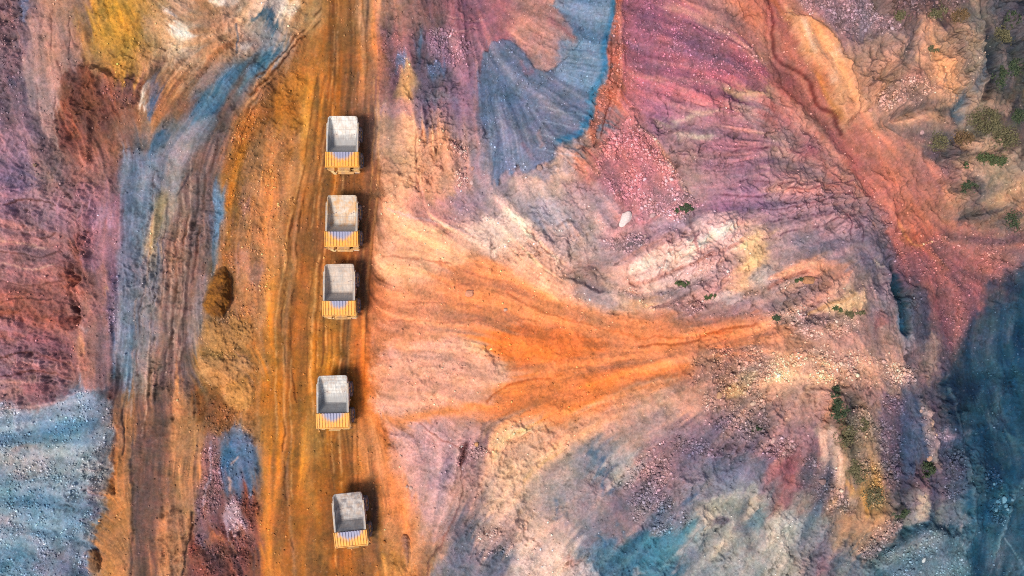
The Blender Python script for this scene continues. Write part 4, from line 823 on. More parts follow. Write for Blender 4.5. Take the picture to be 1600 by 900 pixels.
# mottling of the soil itself
hue = (0.6 * LB + 0.6 * LM * FW)[..., None] * np.array((6, 0, -5), np.float32) + N1[..., None] * np.array((7, -2, -7), np.float32) + N2[..., None] * np.array((4, -1, 3), np.float32)
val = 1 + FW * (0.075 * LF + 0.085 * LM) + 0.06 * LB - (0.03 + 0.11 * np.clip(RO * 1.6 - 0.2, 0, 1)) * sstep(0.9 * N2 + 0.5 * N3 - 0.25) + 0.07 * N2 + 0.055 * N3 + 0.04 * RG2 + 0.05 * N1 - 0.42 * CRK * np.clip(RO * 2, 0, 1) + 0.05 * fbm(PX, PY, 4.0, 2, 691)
spk = rng.standard_normal((NY, NX)).astype(np.float32)
val = val + 0.075 * spk * (0.6 + 0.7 * GR)
grey = C.mean(-1, keepdims=True)
cold = np.clip((C[..., 2:] - C[..., :1]) / 60, 0, 1) * np.clip((grey - 55) / 45, 0, 1)          # the blue ores are dull slate and teal
wl_, ml_, _ = poly_mask([(-60, -60), (40, -60), (70, 120), (160, 250), (190, 420), (172, 600), (-60, 650)], 30, 10)
C[wl_] = C[wl_] * (1 + 0.13 * ml_[..., None]) + 5 * ml_[..., None]      # the left wall is dusted over
C[wl_] = C[wl_] * (1 - 0.22 * ml_[..., None]) + (0.55 * C[wl_].mean(-1, keepdims=True) + np.array((66, 42, 50), np.float32)) * 0.22 * ml_[..., None]
grey = C.mean(-1, keepdims=True)
for pts_, up_ in (([(690, 660), (980, 640), (1180, 660), (1250, 760), (1240, 940), (690, 940)], 0.04), ([(980, 160), (1200, 150), (1400, 330), (1430, 600), (1180, 600), (1180, 420), (980, 330)], 0.10), ([(600, 150), (760, 200), (980, 310), (1180, 370), (1180, 480), (960, 480), (720, 380), (600, 320)], 0.10), ([(595, 665), (720, 650), (720, 830), (640, 860)], 0.02)):
    wl_, ml_, _ = poly_mask(pts_, 40, 14)
    C[wl_] = C[wl_] * (1 + up_ * ml_[..., None]) + 6 * ml_[..., None]
grey = C.mean(-1, keepdims=True)
wl_, ml_, _ = poly_mask(ROAD, 12, 4)
C[wl_] = C[wl_] + ml_[..., None] * np.array((3, 7, 3), np.float32)
grey = C.mean(-1, keepdims=True)
dusk_ = np.clip((C[..., :1] - C[..., 1:2] - 15) / 30, 0, 1) * np.clip((165 - grey) / 60, 0, 1) * np.clip((grey - 60) / 30, 0, 1)
warm_ = np.clip((C[..., :1] - C[..., 2:] - 50) / 60, 0, 1)
C = C * (1 + 0.10 * dusk_ * (1 - warm_))
grey = C.mean(-1, keepdims=True)
C = grey + (C - grey) * (0.82 + 0.12 * warm_ + 0.06 * cold + 0.2 * np.clip((75 - grey) / 40, 0, 1)) + cold * np.array((-2, 1, -3), np.float32)
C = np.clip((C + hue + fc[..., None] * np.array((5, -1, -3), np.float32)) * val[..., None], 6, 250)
sp = ((spk > 2.2) & (rng.random((NY, NX)) < 0.15 + GR)).astype(np.float32)[..., None] * 0.30
C = C * (1 - sp) + np.array((232, 206, 196), np.float32) * sp

def lin(c):
    c = np.asarray(c, np.float32) / 255.0
    return np.where(c <= 0.04045, c / 12.92, ((c + 0.055) / 1.055) ** 2.4)

ALBEDO = (lin(C) * ALB * np.array((0.98, 0.94, 0.91))).astype(np.float32)

def to_px(X, Y, Z):
    f = CAM_Z / (CAM_Z - Z)
    return X * f / M_PX + 800, 450 - Y * f / M_PX

def ground_at(px, py):
    """world point of a survey point on the ground"""
    z = float(samp(HEIGHT, np.array([px], float), np.array([py], float), True)[0])
    f = (CAM_Z - z) / CAM_Z
    return Vector(((px - 800) * M_PX * f, (450 - py) * M_PX * f, z))

def alb(c, k=1.0):
    l = lin(c) * ALB * k
    return (float(l[0]), float(l[1]), float(l[2]), 1.0)

# ------------------------------------------------------------------ naming helpers
def tag(o, label=None, cat=None, group=None, kind=None):
    if label: o['label'] = label
    if cat: o['category'] = cat
    if group: o['group'] = group
    if kind: o['kind'] = kind
    return o

def mesh_obj(name, verts, faces, mat, parent=None, smooth=False):
    me = bpy.data.meshes.new(name)
    me.from_pydata([tuple(v) for v in verts], [], faces)
    me.validate()
    if mat: me.materials.append(mat)
    if smooth: me.polygons.foreach_set('use_smooth', [True] * len(me.polygons))
    o = bpy.data.objects.new(name, me)
    COL.objects.link(o)
    if parent: o.parent = parent
    return o

# ------------------------------------------------------------------ materials
def new_mat(name):
    m = bpy.data.materials.new(name); m.use_nodes = True
    nt = m.node_tree
    b = nt.nodes['Principled BSDF']
    return m, nt, b

def N(nt, t, **kw):
    n = nt.nodes.new(t)
    for k, v in kw.items(): setattr(n, k, v)
    return n

def soil_mat(name, bump=0.5, dist=0.12, scale=1.0):
    m, nt, b = new_mat(name)
    L = nt.links.new
    at = N(nt, 'ShaderNodeAttribute', attribute_name='ore')
    geo = N(nt, 'ShaderNodeNewGeometry')
    n1 = N(nt, 'ShaderNodeTexNoise'); n1.inputs['Scale'].default_value = 1.6 * scale; n1.inputs['Detail'].default_value = 7; n1.inputs['Roughness'].default_value = 0.72
    n2 = N(nt, 'ShaderNodeTexNoise'); n2.inputs['Scale'].default_value = 6.5 * scale; n2.inputs['Detail'].default_value = 4; n2.inputs['Roughness'].default_value = 0.8
    vo = N(nt, 'ShaderNodeTexVoronoi'); vo.inputs['Scale'].default_value = 2.2 * scale
    for n in (n1, n2, vo): L(geo.outputs['Position'], n.inputs['Vector'])
    mr1 = N(nt, 'ShaderNodeMapRange'); mr1.inputs[1].default_value = 0.25; mr1.inputs[2].default_value = 0.75; mr1.inputs[3].default_value = 0.80; mr1.inputs[4].default_value = 1.20
    L(n1.outputs['Fac'], mr1.inputs[0])
    mr2 = N(nt, 'ShaderNodeMapRange'); mr2.inputs[1].default_value = 0.25; mr2.inputs[2].default_value = 0.75; mr2.inputs[3].default_value = 0.80; mr2.inputs[4].default_value = 1.20
    L(n2.outputs['Fac'], mr2.inputs[0])
    mu = N(nt, 'ShaderNodeMath', operation='MULTIPLY'); L(mr1.outputs[0], mu.inputs[0]); L(mr2.outputs[0], mu.inputs[1])
    sc = N(nt, 'ShaderNodeVectorMath', operation='SCALE'); L(at.outputs['Color'], sc.inputs[0]); L(mu.outputs[0], sc.inputs['Scale'])
    L(sc.outputs[0], b.inputs['Base Color'])
    b.inputs['Roughness'].default_value = 0.92
    b.inputs['Specular IOR Level'].default_value = 0.15
    ad = N(nt, 'ShaderNodeMath', operation='ADD'); L(n1.outputs['Fac'], ad.inputs[0])
    m3 = N(nt, 'ShaderNodeMath', operation='MULTIPLY'); m3.inputs[1].default_value = 0.45; L(n2.outputs['Fac'], m3.inputs[0]); L(m3.outputs[0], ad.inputs[1])
    a2 = N(nt, 'ShaderNodeMath', operation='ADD'); L(ad.outputs[0], a2.inputs[0])
    m4 = N(nt, 'ShaderNodeMath', operation='MULTIPLY'); m4.inputs[1].default_value = -0.3; L(vo.outputs['Distance'], m4.inputs[0]); L(m4.outputs[0], a2.inputs[1])
    bp = N(nt, 'ShaderNodeBump'); bp.inputs['Strength'].default_value = bump; bp.inputs['Distance'].default_value = dist
    L(a2.outputs[0], bp.inputs['Height']); L(bp.outputs[0], b.inputs['Normal'])
    return m

M_ROCK = soil_mat('ore_rock', 0.7, 0.22)
M_DIRT = soil_mat('packed_dirt', 0.5, 0.18)
M_SAND = soil_mat('loose_spill', 0.55, 0.2)
M_STONE = soil_mat('stone', 0.7, 0.15, 2.0)

def flat_mat(name, col, rough=0.6, metal=0.0, var=0.25, scale=2.0, bump=0.0, dirt=None, dirt_amt=0.5):
    m, nt, b = new_mat(name); L = nt.links.new
    tc = N(nt, 'ShaderNodeTexCoord')
    n1 = N(nt, 'ShaderNodeTexNoise'); n1.inputs['Scale'].default_value = scale; n1.inputs['Detail'].default_value = 6; n1.inputs['Roughness'].default_value = 0.7
    L(tc.outputs['Object'], n1.inputs['Vector'])
    mr = N(nt, 'ShaderNodeMapRange'); mr.inputs[1].default_value = 0.3; mr.inputs[2].default_value = 0.7; mr.inputs[3].default_value = 1 - var; mr.inputs[4].default_value = 1 + var
    L(n1.outputs['Fac'], mr.inputs[0])
    sc = N(nt, 'ShaderNodeVectorMath', operation='SCALE'); sc.inputs[0].default_value = col[:3]; L(mr.outputs[0], sc.inputs['Scale'])
    out = sc.outputs[0]
    if dirt:
        n2 = N(nt, 'ShaderNodeTexNoise'); n2.inputs['Scale'].default_value = scale * 0.6; n2.inputs['Detail'].default_value = 5
        mp = N(nt, 'ShaderNodeMapping'); mp.inputs['Location'].default_value = (3.1, 1.7, 0.4); L(tc.outputs['Object'], mp.inputs[0]); L(mp.outputs[0], n2.inputs['Vector'])
        rr = N(nt, 'ShaderNodeMapRange'); rr.inputs[1].default_value = 0.42; rr.inputs[2].default_value = 0.66; rr.inputs[4].default_value = dirt_amt
        L(n2.outputs['Fac'], rr.inputs[0])
        mx = N(nt, 'ShaderNodeMix', data_type='RGBA'); L(rr.outputs[0], mx.inputs[0]); L(out, mx.inputs[6]); mx.inputs[7].default_value = dirt
        out = mx.outputs[2]
    L(out, b.inputs['Base Color'])
    b.inputs['Roughness'].default_value = rough; b.inputs['Metallic'].default_value = metal
    b.inputs['Specular IOR Level'].default_value = 0.3
    if bump:
        bp = N(nt, 'ShaderNodeBump'); bp.inputs['Strength'].default_value = bump; bp.inputs['Distance'].default_value = 0.05
        L(n1.outputs['Fac'], bp.inputs['Height']); L(bp.outputs[0], b.inputs['Normal'])
    return m

# ------------------------------------------------------------------ the ground sheets (one grid, cut along the edges of road, spill, slag and pit)
def axis(lo, hi, step_, far):
    mid = list(np.arange(lo, hi + 1e-6, step_))
    a, s = [], step_
    x = mid[-1]
    while x < far:
        s *= 1.12; x += s; a.append(x)
    bq, s = [], step_
    x = mid[0]
    while x > -far:
        s *= 1.12; x -= s; bq.append(x)
    return np.array(bq[::-1] + mid + a)

ax = axis(-99.5, 99.5, 0.15, 1500)
ay = axis(-58.0, 58.0, 0.15, 1500)
VXg, VYg = np.meshgrid(ax, ay)
zb = np.zeros_like(VXg)
for _ in range(3):                       # the survey was made from above: find each grid point's survey coordinates
    qx, qy = to_px(VXg, VYg, zb)
    zb = samp(BIG, qx, qy, True)
qx, qy = to_px(VXg, VYg, zb)
VZ = samp(HEIGHT, qx, qy, True)
VC = samp(ALBEDO, qx, qy, True)
far_m = np.clip((np.hypot(VXg / 1.7, VYg) - 90) / 200, 0, 1)
VZ = VZ * (1 - far_m) + far_m * 2.0

def region(pts, soft=3, warp=3):
    M = np.zeros((NY, NX), np.float32)
    w, m, _ = poly_mask(pts, soft, warp)
    M[w] = m
    return samp(M, qx, qy) * ((np.abs(qx - 800) < 855) & (np.abs(qy - 450) < 505))
ids = np.zeros(VXg.shape, np.int32)
for k, (pts) in enumerate([TRACK, FAN, SLAG, PIT, ROAD], 1):
    ids[region(pts) > 0.5] = k
fid = ids[:-1, :-1]
W_ = VXg.shape[1]
idx = np.arange(VXg.size).reshape(VXg.shape)
quads = np.stack([idx[:-1, :-1], idx[:-1, 1:], idx[1:, 1:], idx[1:, :-1]], -1)
# normals of the whole sheet so that the cuts do not show
dzx = np.gradient(VZ, axis=1) / np.gradient(VXg, axis=1)
dzy = np.gradient(VZ, axis=0) / np.gradient(VYg, axis=0)
nrm = np.stack([-dzx, -dzy, np.ones_like(VZ)], -1); nrm /= np.linalg.norm(nrm, axis=-1, keepdims=True)

def sheet(name, k, mat):
    q = quads[fid == k]
    used = np.unique(q)
    remap = np.full(VXg.size, -1, np.int64); remap[used] = np.arange(len(used))
    q = remap[q]
    me = bpy.data.meshes.new(name)
    me.vertices.add(len(used)); me.loops.add(q.size); me.polygons.add(len(q))
    co = np.stack([VXg.ravel()[used], VYg.ravel()[used], VZ.ravel()[used]], -1).astype(np.float32)
    me.vertices.foreach_set('co', co.ravel())
    me.loops.foreach_set('vertex_index', q.ravel().astype(np.int32))
    me.polygons.foreach_set('loop_start', np.arange(0, q.size, 4, dtype=np.int32))
    me.polygons.foreach_set('use_smooth', np.ones(len(q), bool))
    me.update(calc_edges=True)
    at = me.attributes.new('ore', 'FLOAT_COLOR', 'POINT')
    c4 = np.ones((len(used), 4), np.float32); c4[:, :3] = VC.reshape(-1, 3)[used]
    at.data.foreach_set('color', c4.ravel())
    me.normals_split_custom_set_from_vertices(nrm.reshape(-1, 3)[used].astype(np.float32))
    me.materials.append(mat)
    o = bpy.data.objects.new(name, me); COL.objects.link(o)
    tag(o, kind='structure')
    return o
sheet('ground', 0, M_ROCK)['label'] = 'rugged purple, pink and tan mineral rock of the open pit mine'
sheet('dirt_track', 1, M_DIRT)['label'] = 'blue, grey and brown side track left of the haul road'
sheet('spill_slope', 2, M_SAND)['label'] = 'bright orange fan of loose earth spilling down to the haul road'
sheet('slag_slope', 3, M_SAND)['label'] = 'slate blue slag fan with bright blue rim and combed furrows'
sheet('pit_floor', 4, M_ROCK)['label'] = 'dark blue and teal ground of the deep pit at the right'
sheet('haul_road', 5, M_DIRT)['label'] = 'orange brown dirt haul road with wheel ruts and parked trucks'

# ------------------------------------------------------------------ rocks
def rock_shape(seed, sub=2, flat=0.7, jag=0.35):
    bm = bmesh.new()
    bmesh.ops.create_icosphere(bm, subdivisions=sub, radius=1.0)
    r = random.Random(seed)
    off = Vector((r.uniform(0, 50), r.uniform(0, 50), r.uniform(0, 50)))
    cuts = [(Vector((r.gauss(0, 1), r.gauss(0, 1), r.gauss(0, 1))).normalized(), r.uniform(0.55, 0.85)) for _ in range(7)]
    for v in bm.verts:
        p = v.co.copy()
        for n, d in cuts:
            e = p.dot(n) - d
            if e > 0: p -= n * e * 0.9
        p *= 1 + jag * 0.4 * mnoise.noise(p * 1.7 + off)
        v.co = Vector((p.x, p.y, p.z * flat))
    return bm

def color_attr(me, col):
    at = me.attributes.new('ore', 'FLOAT_COLOR', 'POINT')
    c4 = np.ones((len(me.vertices), 4), np.float32); c4[:, :3] = col
    at.data.foreach_set('color', c4.ravel())

def boulder(px, py, size_px, col, label, group=None, rot=0, asp=1.0, seed=None, flat=0.7, name='boulder'):
    seed = int(px * 7 + py) if seed is None else seed
    bm = rock_shape(seed, 3 if size_px > 4 else 2, flat)
    s = size_px * M_PX
    bmesh.ops.scale(bm, vec=(s * asp, s, s * 0.9), verts=bm.verts)
    bmesh.ops.rotate(bm, cent=(0, 0, 0), matrix=Matrix.Rotation(R(rot), 3, 'Z'), verts=bm.verts)
    me = bpy.data.meshes.new(name); bm.to_mesh(me); bm.free()
    color_attr(me, lin(col) * ALB)
    me.materials.append(M_STONE)
    o = bpy.data.objects.new(name, me); COL.objects.link(o)
    p = ground_at(px, py)
    o.location = p + Vector((0, 0, s * 0.22))
    return tag(o, label, 'boulder', group)

G1 = 'boulders lying about the mine'
boulder(976, 341, 9, (250, 222, 212), 'pale pink oblong boulder lying alone on the pink gravel cone', G1, 62, 1.6)
boulder(1263, 438, 8, (196, 138, 98), 'large tan boulder sunk in a shadowed green hollow', G1, -15, 1.25)
boulder(843, 262, 5, (176, 142, 132), 'round brownish boulder at the lower tip of the blue slag fan', G1, 20, 1.1)
boulder(734, 458, 6, (232, 156, 120), 'orange boulder standing out of the upper orange spill', G1, 10, 1.3)
boulder(790, 484, 3.2, (220, 172, 146), 'small pale boulder in the middle of the orange spill', G1)
boulder(720, 238, 4.2, (206, 164, 150), 'largest whitish boulder of the stone trickle left of the blue slag', G1, 30)
boulder(714, 228, 2.8, (190, 140, 126), 'small pinkish stone topmost in the trickle left of the blue slag', G1)
boulder(725, 252, 3.2, (186, 138, 128), 'reddish stone below the whitish boulder left of the blue slag', G1)
boulder(738, 263, 3.4, (206, 150, 136), 'salmon stone beside the lower end of the blue slag', G1, 50, 1.2)
boulder(727, 263, 3.0, (170, 124, 120), 'dull pink stone left of the salmon stone by the slag', G1)
boulder(737, 286, 3.6, (226, 186, 176), 'pale boulder lowest in the trickle left of the blue slag', G1)
boulder(1020, 337, 4.0, (206, 164, 160), 'pale stone at the foot of the pink gravel cone', G1, 15, 1.2)
boulder(1030, 332, 3.0, (180, 132, 134), 'small rosy stone beside the pale stone under the gravel cone', G1)
boulder(1063, 338, 3.4, (196, 152, 148), 'grey pink stone just below the dark shrub on the gravel cone', G1)
boulder(985, 381, 4.0, (120, 100, 102), 'dark grey boulder in the stone nest below the oblong boulder', G1, 40, 1.4)
boulder(994, 372, 2.8, (92, 78, 82), 'blackish stone at the right of the dark stone nest', G1)
boulder(968, 384, 3.0, (170, 134, 134), 'pinkish stone at the left of the dark stone nest', G1)
boulder(1008, 369, 2.8, (190, 152, 146), 'light stone to the right of the dark stone nest', G1)
boulder(1455, 662, 4.6, (216, 176, 150), 'cream boulder highest on the pale rib above the blue pit', G1, 75, 1.5)
boulder(1462, 680, 3.6, (226, 184, 160), 'whitish boulder midway down the pale rib above the blue pit', G1, 30)
boulder(1452, 716, 4.2, (196, 152, 128), 'tan boulder on the pale rib just above a round shrub', G1, 60, 1.3)
boulder(1439, 642, 3.0, (196, 160, 146), 'small pale stone at the upper left of the pale rib', G1)
boulder(1284, 752, 5.5, (156, 126, 120), 'brown grey boulder in the dark gravel right of the red streak', G1, 10, 1.2)
boulder(1207, 688, 4.0, (216, 172, 160), 'pale pink boulder left of the scrub bank above the red streak', G1, 70, 1.3)
boulder(1225, 708, 3.2, (190, 152, 142), 'light brown stone just above the top of the red streak', G1)
boulder(1123, 617, 5.0, (206, 156, 118), 'tan upright boulder on the stony shelf below the orange apex', G1, 80, 1.3)
boulder(1176, 630, 4.0, (224, 186, 160), 'whitish boulder right of the yellow patch on the stony shelf', G1, 20, 1.2)
boulder(745, 694, 4.0, (216, 158, 110), 'round peach stone right of the dark hollow in the violet slab', G1)
boulder(722, 701, 3.6, (150, 96, 94), 'reddish stone lying in the dark hollow of the violet slab', G1)
boulder(642, 762, 3.4, (222, 176, 156), 'pale stone on the violet slab right of the lowest truck', G1)
boulder(636, 760, 2.6, (200, 156, 140), 'smaller stone left of the pale stone by the lowest truck', G1)
boulder(601, 847, 3.0, (186, 116, 60), 'orange stone on the verge beside the front of the lowest truck', G1)
boulder(1568, 781, 4.4, (112, 158, 176), 'largest bluish boulder of the rockfall in the blue pit', G1, 80, 1.5)
boulder(1571, 790, 3.6, (96, 144, 166), 'teal boulder below the largest boulder of the pit rockfall', G1, 30, 1.2)
boulder(1559, 783, 3.6, (84, 134, 158), 'teal boulder left of the largest boulder of the pit rockfall', G1, 10, 1.2)
boulder(1556, 797, 3.2, (104, 150, 170), 'pale teal stone at the lower left of the pit rockfall', G1)
boulder(1574, 796, 2.8, (120, 160, 176), 'pale blue stone at the lower right of the pit rockfall', G1)
boulder(1553, 756, 2.6, (96, 140, 160), 'lone blue grey stone above the pit rockfall', G1)
boulder(1443, 875, 3.6, (206, 210, 206), 'white stone in the middle of the grey blue mound', G1, 60, 1.4)
boulder(1360, 172, 3.8, (206, 146, 126), 'salmon boulder on the bluff above the grey hollow', G1, 30)
boulder(1474, 126, 4.4, (176, 128, 100), 'brown boulder casting a dark gap on the upper bluff', G1, 20)
boulder(1440, 207, 3.6, (206, 162, 156), 'pinkish boulder at the left edge of the dark scrub hollow', G1)
boulder(1424, 320, 3.0, (206, 120, 90), 'orange stone on the red slope above the delta', G1)
boulder(55, 258, 3.6, (150, 118, 98), 'brown boulder at the foot of the tan slide', G1)
boulder(58, 273, 2.8, (160, 130, 128), 'small grey boulder just below the brown one at the tan slide', G1)

# loose stones: too many to count
def scatter(name, n, gate, smin, smax, label, bright, seed):
    g = np.random.default_rng(seed)
    base = []
    for s in range(6):
        bm = rock_shape(900 + s, 1, 0.75)
        bm.verts.ensure_lookup_table(); bm.verts.index_update()
        base.append((np.array([v.co[:] for v in bm.verts], np.float32), np.array([[v.index for v in f.verts] for f in bm.faces], np.int32)))
        bm.free()
    V, F, K = [], [], []
    off = 0; got = 0
    clus = fbm(PX, PY, 40, 3, 777) 
    while got < n:
        x = g.uniform(-40, 1640, 4000); y = g.uniform(-40, 940, 4000)
        d = samp(GR, x, y) ** 1.5 * np.clip(0.5 + 1.1 * samp(clus, x, y), 0.04, 2)
        ok = (g.random(4000) < d * 0.6) & (samp(GR, x, y) > gate)
        z = samp(HEIGHT, x, y); c = samp(ALBEDO, x, y)
        for i in np.nonzero(ok)[0]:
            if got >= n: break
            b, f = base[g.integers(6)]
            s = smin + (smax - smin) * g.random() ** 3.5
            a = g.uniform(0, 6.28)
            rx = b[:, 0] * math.cos(a) - b[:, 1] * math.sin(a) * 0.8; ry = b[:, 0] * math.sin(a) + b[:, 1] * math.cos(a) * 0.8
            fz = (CAM_Z - z[i]) / CAM_Z
            V.append(np.stack([(x[i] - 800) * M_PX * fz + rx * s, (450 - y[i]) * M_PX * fz + ry * s, z[i] + s * 0.25 + b[:, 2] * s * 0.9], -1))
            F.append(f + off); off += len(b); got += 1
            k = g.uniform(0.8, bright)
            pale = g.random() ** 1.6 * 0.6
            K.append(np.tile(np.minimum(c[i] * k * (1 + 1.3 * pale) + 0.10 * pale * pale, 0.62), (len(b), 1)))
    V = np.concatenate(V); F = np.concatenate(F); K = np.concatenate(K)
    me = bpy.data.meshes.new(name)
    me.vertices.add(len(V)); me.loops.add(F.size); me.polygons.add(len(F))
    me.vertices.foreach_set('co', V.astype(np.float32).ravel()); me.loops.foreach_set('vertex_index', F.ravel())
    me.polygons.foreach_set('loop_start', np.arange(0, F.size, 3, dtype=np.int32))
    me.update(calc_edges=True)
    color_attr(me, K.astype(np.float32))
    me.materials.append(M_STONE)
    o = bpy.data.objects.new(name, me); COL.objects.link(o)
    return tag(o, label, 'gravel', kind='stuff')
scatter('gravel', 42000, 0.0, 0.08, 0.30, 'loose pale and rosy stones strewn over slopes and ledges', 1.75, 31)
scatter('rubble', 4200, 0.55, 0.16, 0.52, 'coarser broken rubble gathered on the stony ledges', 1.45, 41)

# ------------------------------------------------------------------ heaps of dumped earth
def heap(pts, h, col, label, name='earth_heap', rough=0.12, col2=None, own=0.8):
    w, m, sd = poly_mask(pts, 3, 2.0)
    cx = sum(p[0] for p in pts) / len(pts); cy = sum(p[1] for p in pts) / len(pts)
    base = ground_at(cx, cy)
    Rm = float(sd.max())
    x, y = PX[w], PY[w]
    q = 1 - np.clip(1 - (sd + 1.0) / Rm, 0, 1.3) ** 1.8
    g0 = HEIGHT[w]
    nz = fbm(x, y, 9, 4, 811, 0.65)
    z = g0 - 0.10 + h * q * (1 + rough * nz) + 0.05 * N3[w]
    f = (CAM_Z - z) / CAM_Z
    X, Y = (x - 800) * M_PX * f - base.x, (450 - y) * M_PX * f - base.y
    t = np.clip(0.5 + 0.7 * fbm(x, y, 24, 4, 821, 0.6), 0, 1)[..., None]
    c = np.array(col, np.float32) * (1 - t) + np.array(col2 or col, np.float32) * t
    gr = rng.standard_normal(x.shape)[..., None]
    c = c * (1 + 0.10 * gr + 0.12 * N3[w][..., None])
    o_ = own * np.clip((sd + 1.5) / 7, 0, 1)[..., None]
    c = c * o_ + C[w] * (1 - o_)
    ok = sd > -2.0
    iy, ix = sd.shape
    num = np.full(sd.shape, -1); V, F, K = [], [], []
    for j in range(iy - 1):
        for i in range(ix - 1):
            if ok[j, i] and ok[j + 1, i] and ok[j, i + 1] and ok[j + 1, i + 1]:
                fc_ = []
                for jj, ii in ((j, i), (j + 1, i), (j + 1, i + 1), (j, i + 1)):
                    if num[jj, ii] < 0:
                        num[jj, ii] = len(V); V.append((X[jj, ii], Y[jj, ii], z[jj, ii] - base.z)); K.append(c[jj, ii])
                    fc_.append(int(num[jj, ii]))
                F.append(fc_)
    o = mesh_obj(name, V, F, M_DIRT, smooth=True)
    color_attr(o.data, lin(np.clip(np.array(K), 5, 250)) * ALB)
    o.location = base
    return tag(o, label, 'heap', 'heaps of dumped earth')
heap([(337, 423), (350, 418), (362, 433), (365, 463), (353, 490), (337, 497), (318, 487), (317, 467), (325, 443)], 2.2, (100, 60, 26), 'dark brown conical heap between the side track and the haul road', col2=(150, 94, 34), own=1.0)
heap([(320, 499), (345, 500), (392, 500), (402, 520), (384, 543), (352, 553), (328, 544), (314, 522)], 0.7, (184, 124, 66), 'broad ochre heap just below the dark brown heap', col2=(202, 142, 88), own=0.5, rough=0.05)
heap([(352, 600), (376, 594), (398, 604), (399, 628), (380, 642), (360, 636), (349, 618)], 0.8, (204, 142, 78), 'small yellow ochre heap at the left edge of the haul road', col2=(190, 128, 66), own=0.5, rough=0.05)
heap([(312, 556), (345, 553), (380, 556), (398, 575), (380, 594), (345, 606), (318, 598), (308, 578)], 0.7, (180, 122, 72), 'flat tan heap in the middle of the row beside the road', col2=(206, 150, 96), own=0.5, rough=0.05)
heap([(140, 860), (150, 856), (158, 870), (158, 890), (148, 898), (138, 890), (136, 874)], 0.9, (112, 74, 44), 'small brown oval heap on the edge of the blue tailings', col2=(126, 86, 54))
heap([(629, 834), (637, 838), (642, 856), (641, 878), (636, 886), (632, 868), (626, 846)], 0.6, (96, 62, 54), 'narrow dark gravel heap right of the lowest truck', col2=(150, 108, 96), rough=0.35)

# ------------------------------------------------------------------ shrubs
def leaf_mat(name, c1, c2):
    m, nt, b = new_mat(name); L = nt.links.new
    oi = N(nt, 'ShaderNodeNewGeometry')
    cr = N(nt, 'ShaderNodeMix', data_type='RGBA')
    cr.inputs[6].default_value = (*c1, 1); cr.inputs[7].default_value = (*c2, 1)
    L(oi.outputs['Random Per Island'], cr.inputs[0]); L(cr.outputs[2], b.inputs['Base Color'])
    b.inputs['Roughness'].default_value = 0.7; b.inputs['Specular IOR Level'].default_value = 0.2
    return m
LEAF_G = leaf_mat('leaf_green', (0.028, 0.042, 0.018), (0.085, 0.098, 0.036))
LEAF_D = leaf_mat('leaf_dark', (0.018, 0.032, 0.018), (0.055, 0.07, 0.03))
LEAF_O = leaf_mat('leaf_olive', (0.05, 0.047, 0.022), (0.14, 0.115, 0.055))
LEAF_B = leaf_mat('leaf_brown', (0.07, 0.045, 0.022), (0.16, 0.09, 0.04))
M_BARK = flat_mat('bark', (0.10, 0.07, 0.05, 1), 0.9)

def shrub(px, py, rx, ry, h, mat, n, label, rot=0, seed=0, name='shrub', group='shrubs on the mine slopes'):
    g = random.Random(seed * 31 + int(px))
    base = ground_at(px, py)
    root = bpy.data.objects.new(name, None); COL.objects.link(root); root.location = base
    tag(root, label, 'shrub', group)
    V, F = [], []
    c, s = math.cos(R(rot)), math.sin(R(rot))
    clumps = []
    nc = max(5, int(rx * ry / 9))
    for _ in range(nc):
        a = g.uniform(0, 6.283); q = math.sqrt(g.random())
        lx, ly = rx * q * math.cos(a) * 0.9, ry * q * math.sin(a) * 0.9
        clumps.append((lx, ly, g.uniform(0.35, 1.0) * (1 - 0.5 * q), g.uniform(0.25, 0.5)))
    for i in range(n):
        lx, ly, ch, cr_ = g.choice(clumps)
        u_, v_ = g.gauss(0, 1), g.gauss(0, 1)
        sp_ = cr_ * min(rx, ry) * 0.75
        lx += u_ * sp_; ly += v_ * sp_
        X_ = (lx * c - ly * s); Y_ = (lx * s + ly * c)
        gp = ground_at(px + X_, py + Y_)
        zz = 1.35 * h * ch * g.uniform(0.15, 1.0) * max(0.15, 1 - 0.25 * (u_ * u_ + v_ * v_))
        p = Vector((gp.x - base.x, gp.y - base.y, gp.z - base.z + zz))
        d = Vector((g.gauss(0, 1), g.gauss(0, 1), g.gauss(0, 0.5))).normalized() * g.uniform(0.10, 0.22)
        e = Vector((-d.y, d.x, g.gauss(0, 0.06))) * 0.5
        k = len(V)
        V += [p - d, p + e, p + d, p - e]
        F.append((k, k + 1, k + 2, k + 3))
    mesh_obj('foliage', V, F, mat, root)
    for lx, ly, ch, cr_ in clumps[:6]:
        X_ = (lx * c - ly * s); Y_ = (lx * s + ly * c)
        gp = ground_at(px + X_, py + Y_) - base
        top = gp + Vector((g.uniform(-.2, .2), g.uniform(-.2, .2), h * ch * 0.8))
        V = []
        for p, r in ((gp - Vector((0, 0, .1)), 0.05), (top, 0.015)):
            for j in range(5):
                V.append((p.x + r * math.cos(j * 1.2566), p.y + r * math.sin(j * 1.2566), p.z))
        mesh_obj('stem', V, [(j, (j + 1) % 5, 5 + (j + 1) % 5, 5 + j) for j in range(5)] + [(4, 3, 2, 1, 0), (5, 6, 7, 8, 9)], M_BARK, root)
    return root
shrub(1067, 326, 17, 6, 0.9, LEAF_D, 900, 'dark green shrub at the lower edge of the pink gravel cone', -10, 1)
shrub(1070, 441, 16, 5, 0.7, LEAF_G, 700, 'green scrub strip on the ledge below the pale slabs', -12, 2)
shrub(1110, 463, 9, 4, 0.6, LEAF_G, 350, 'small green tuft at the right end of the dark overhang', 0, 3)
shrub(1249, 438, 9, 4, 0.7, LEAF_G, 420, 'bright green tuft beside the large tan boulder', -25, 4)
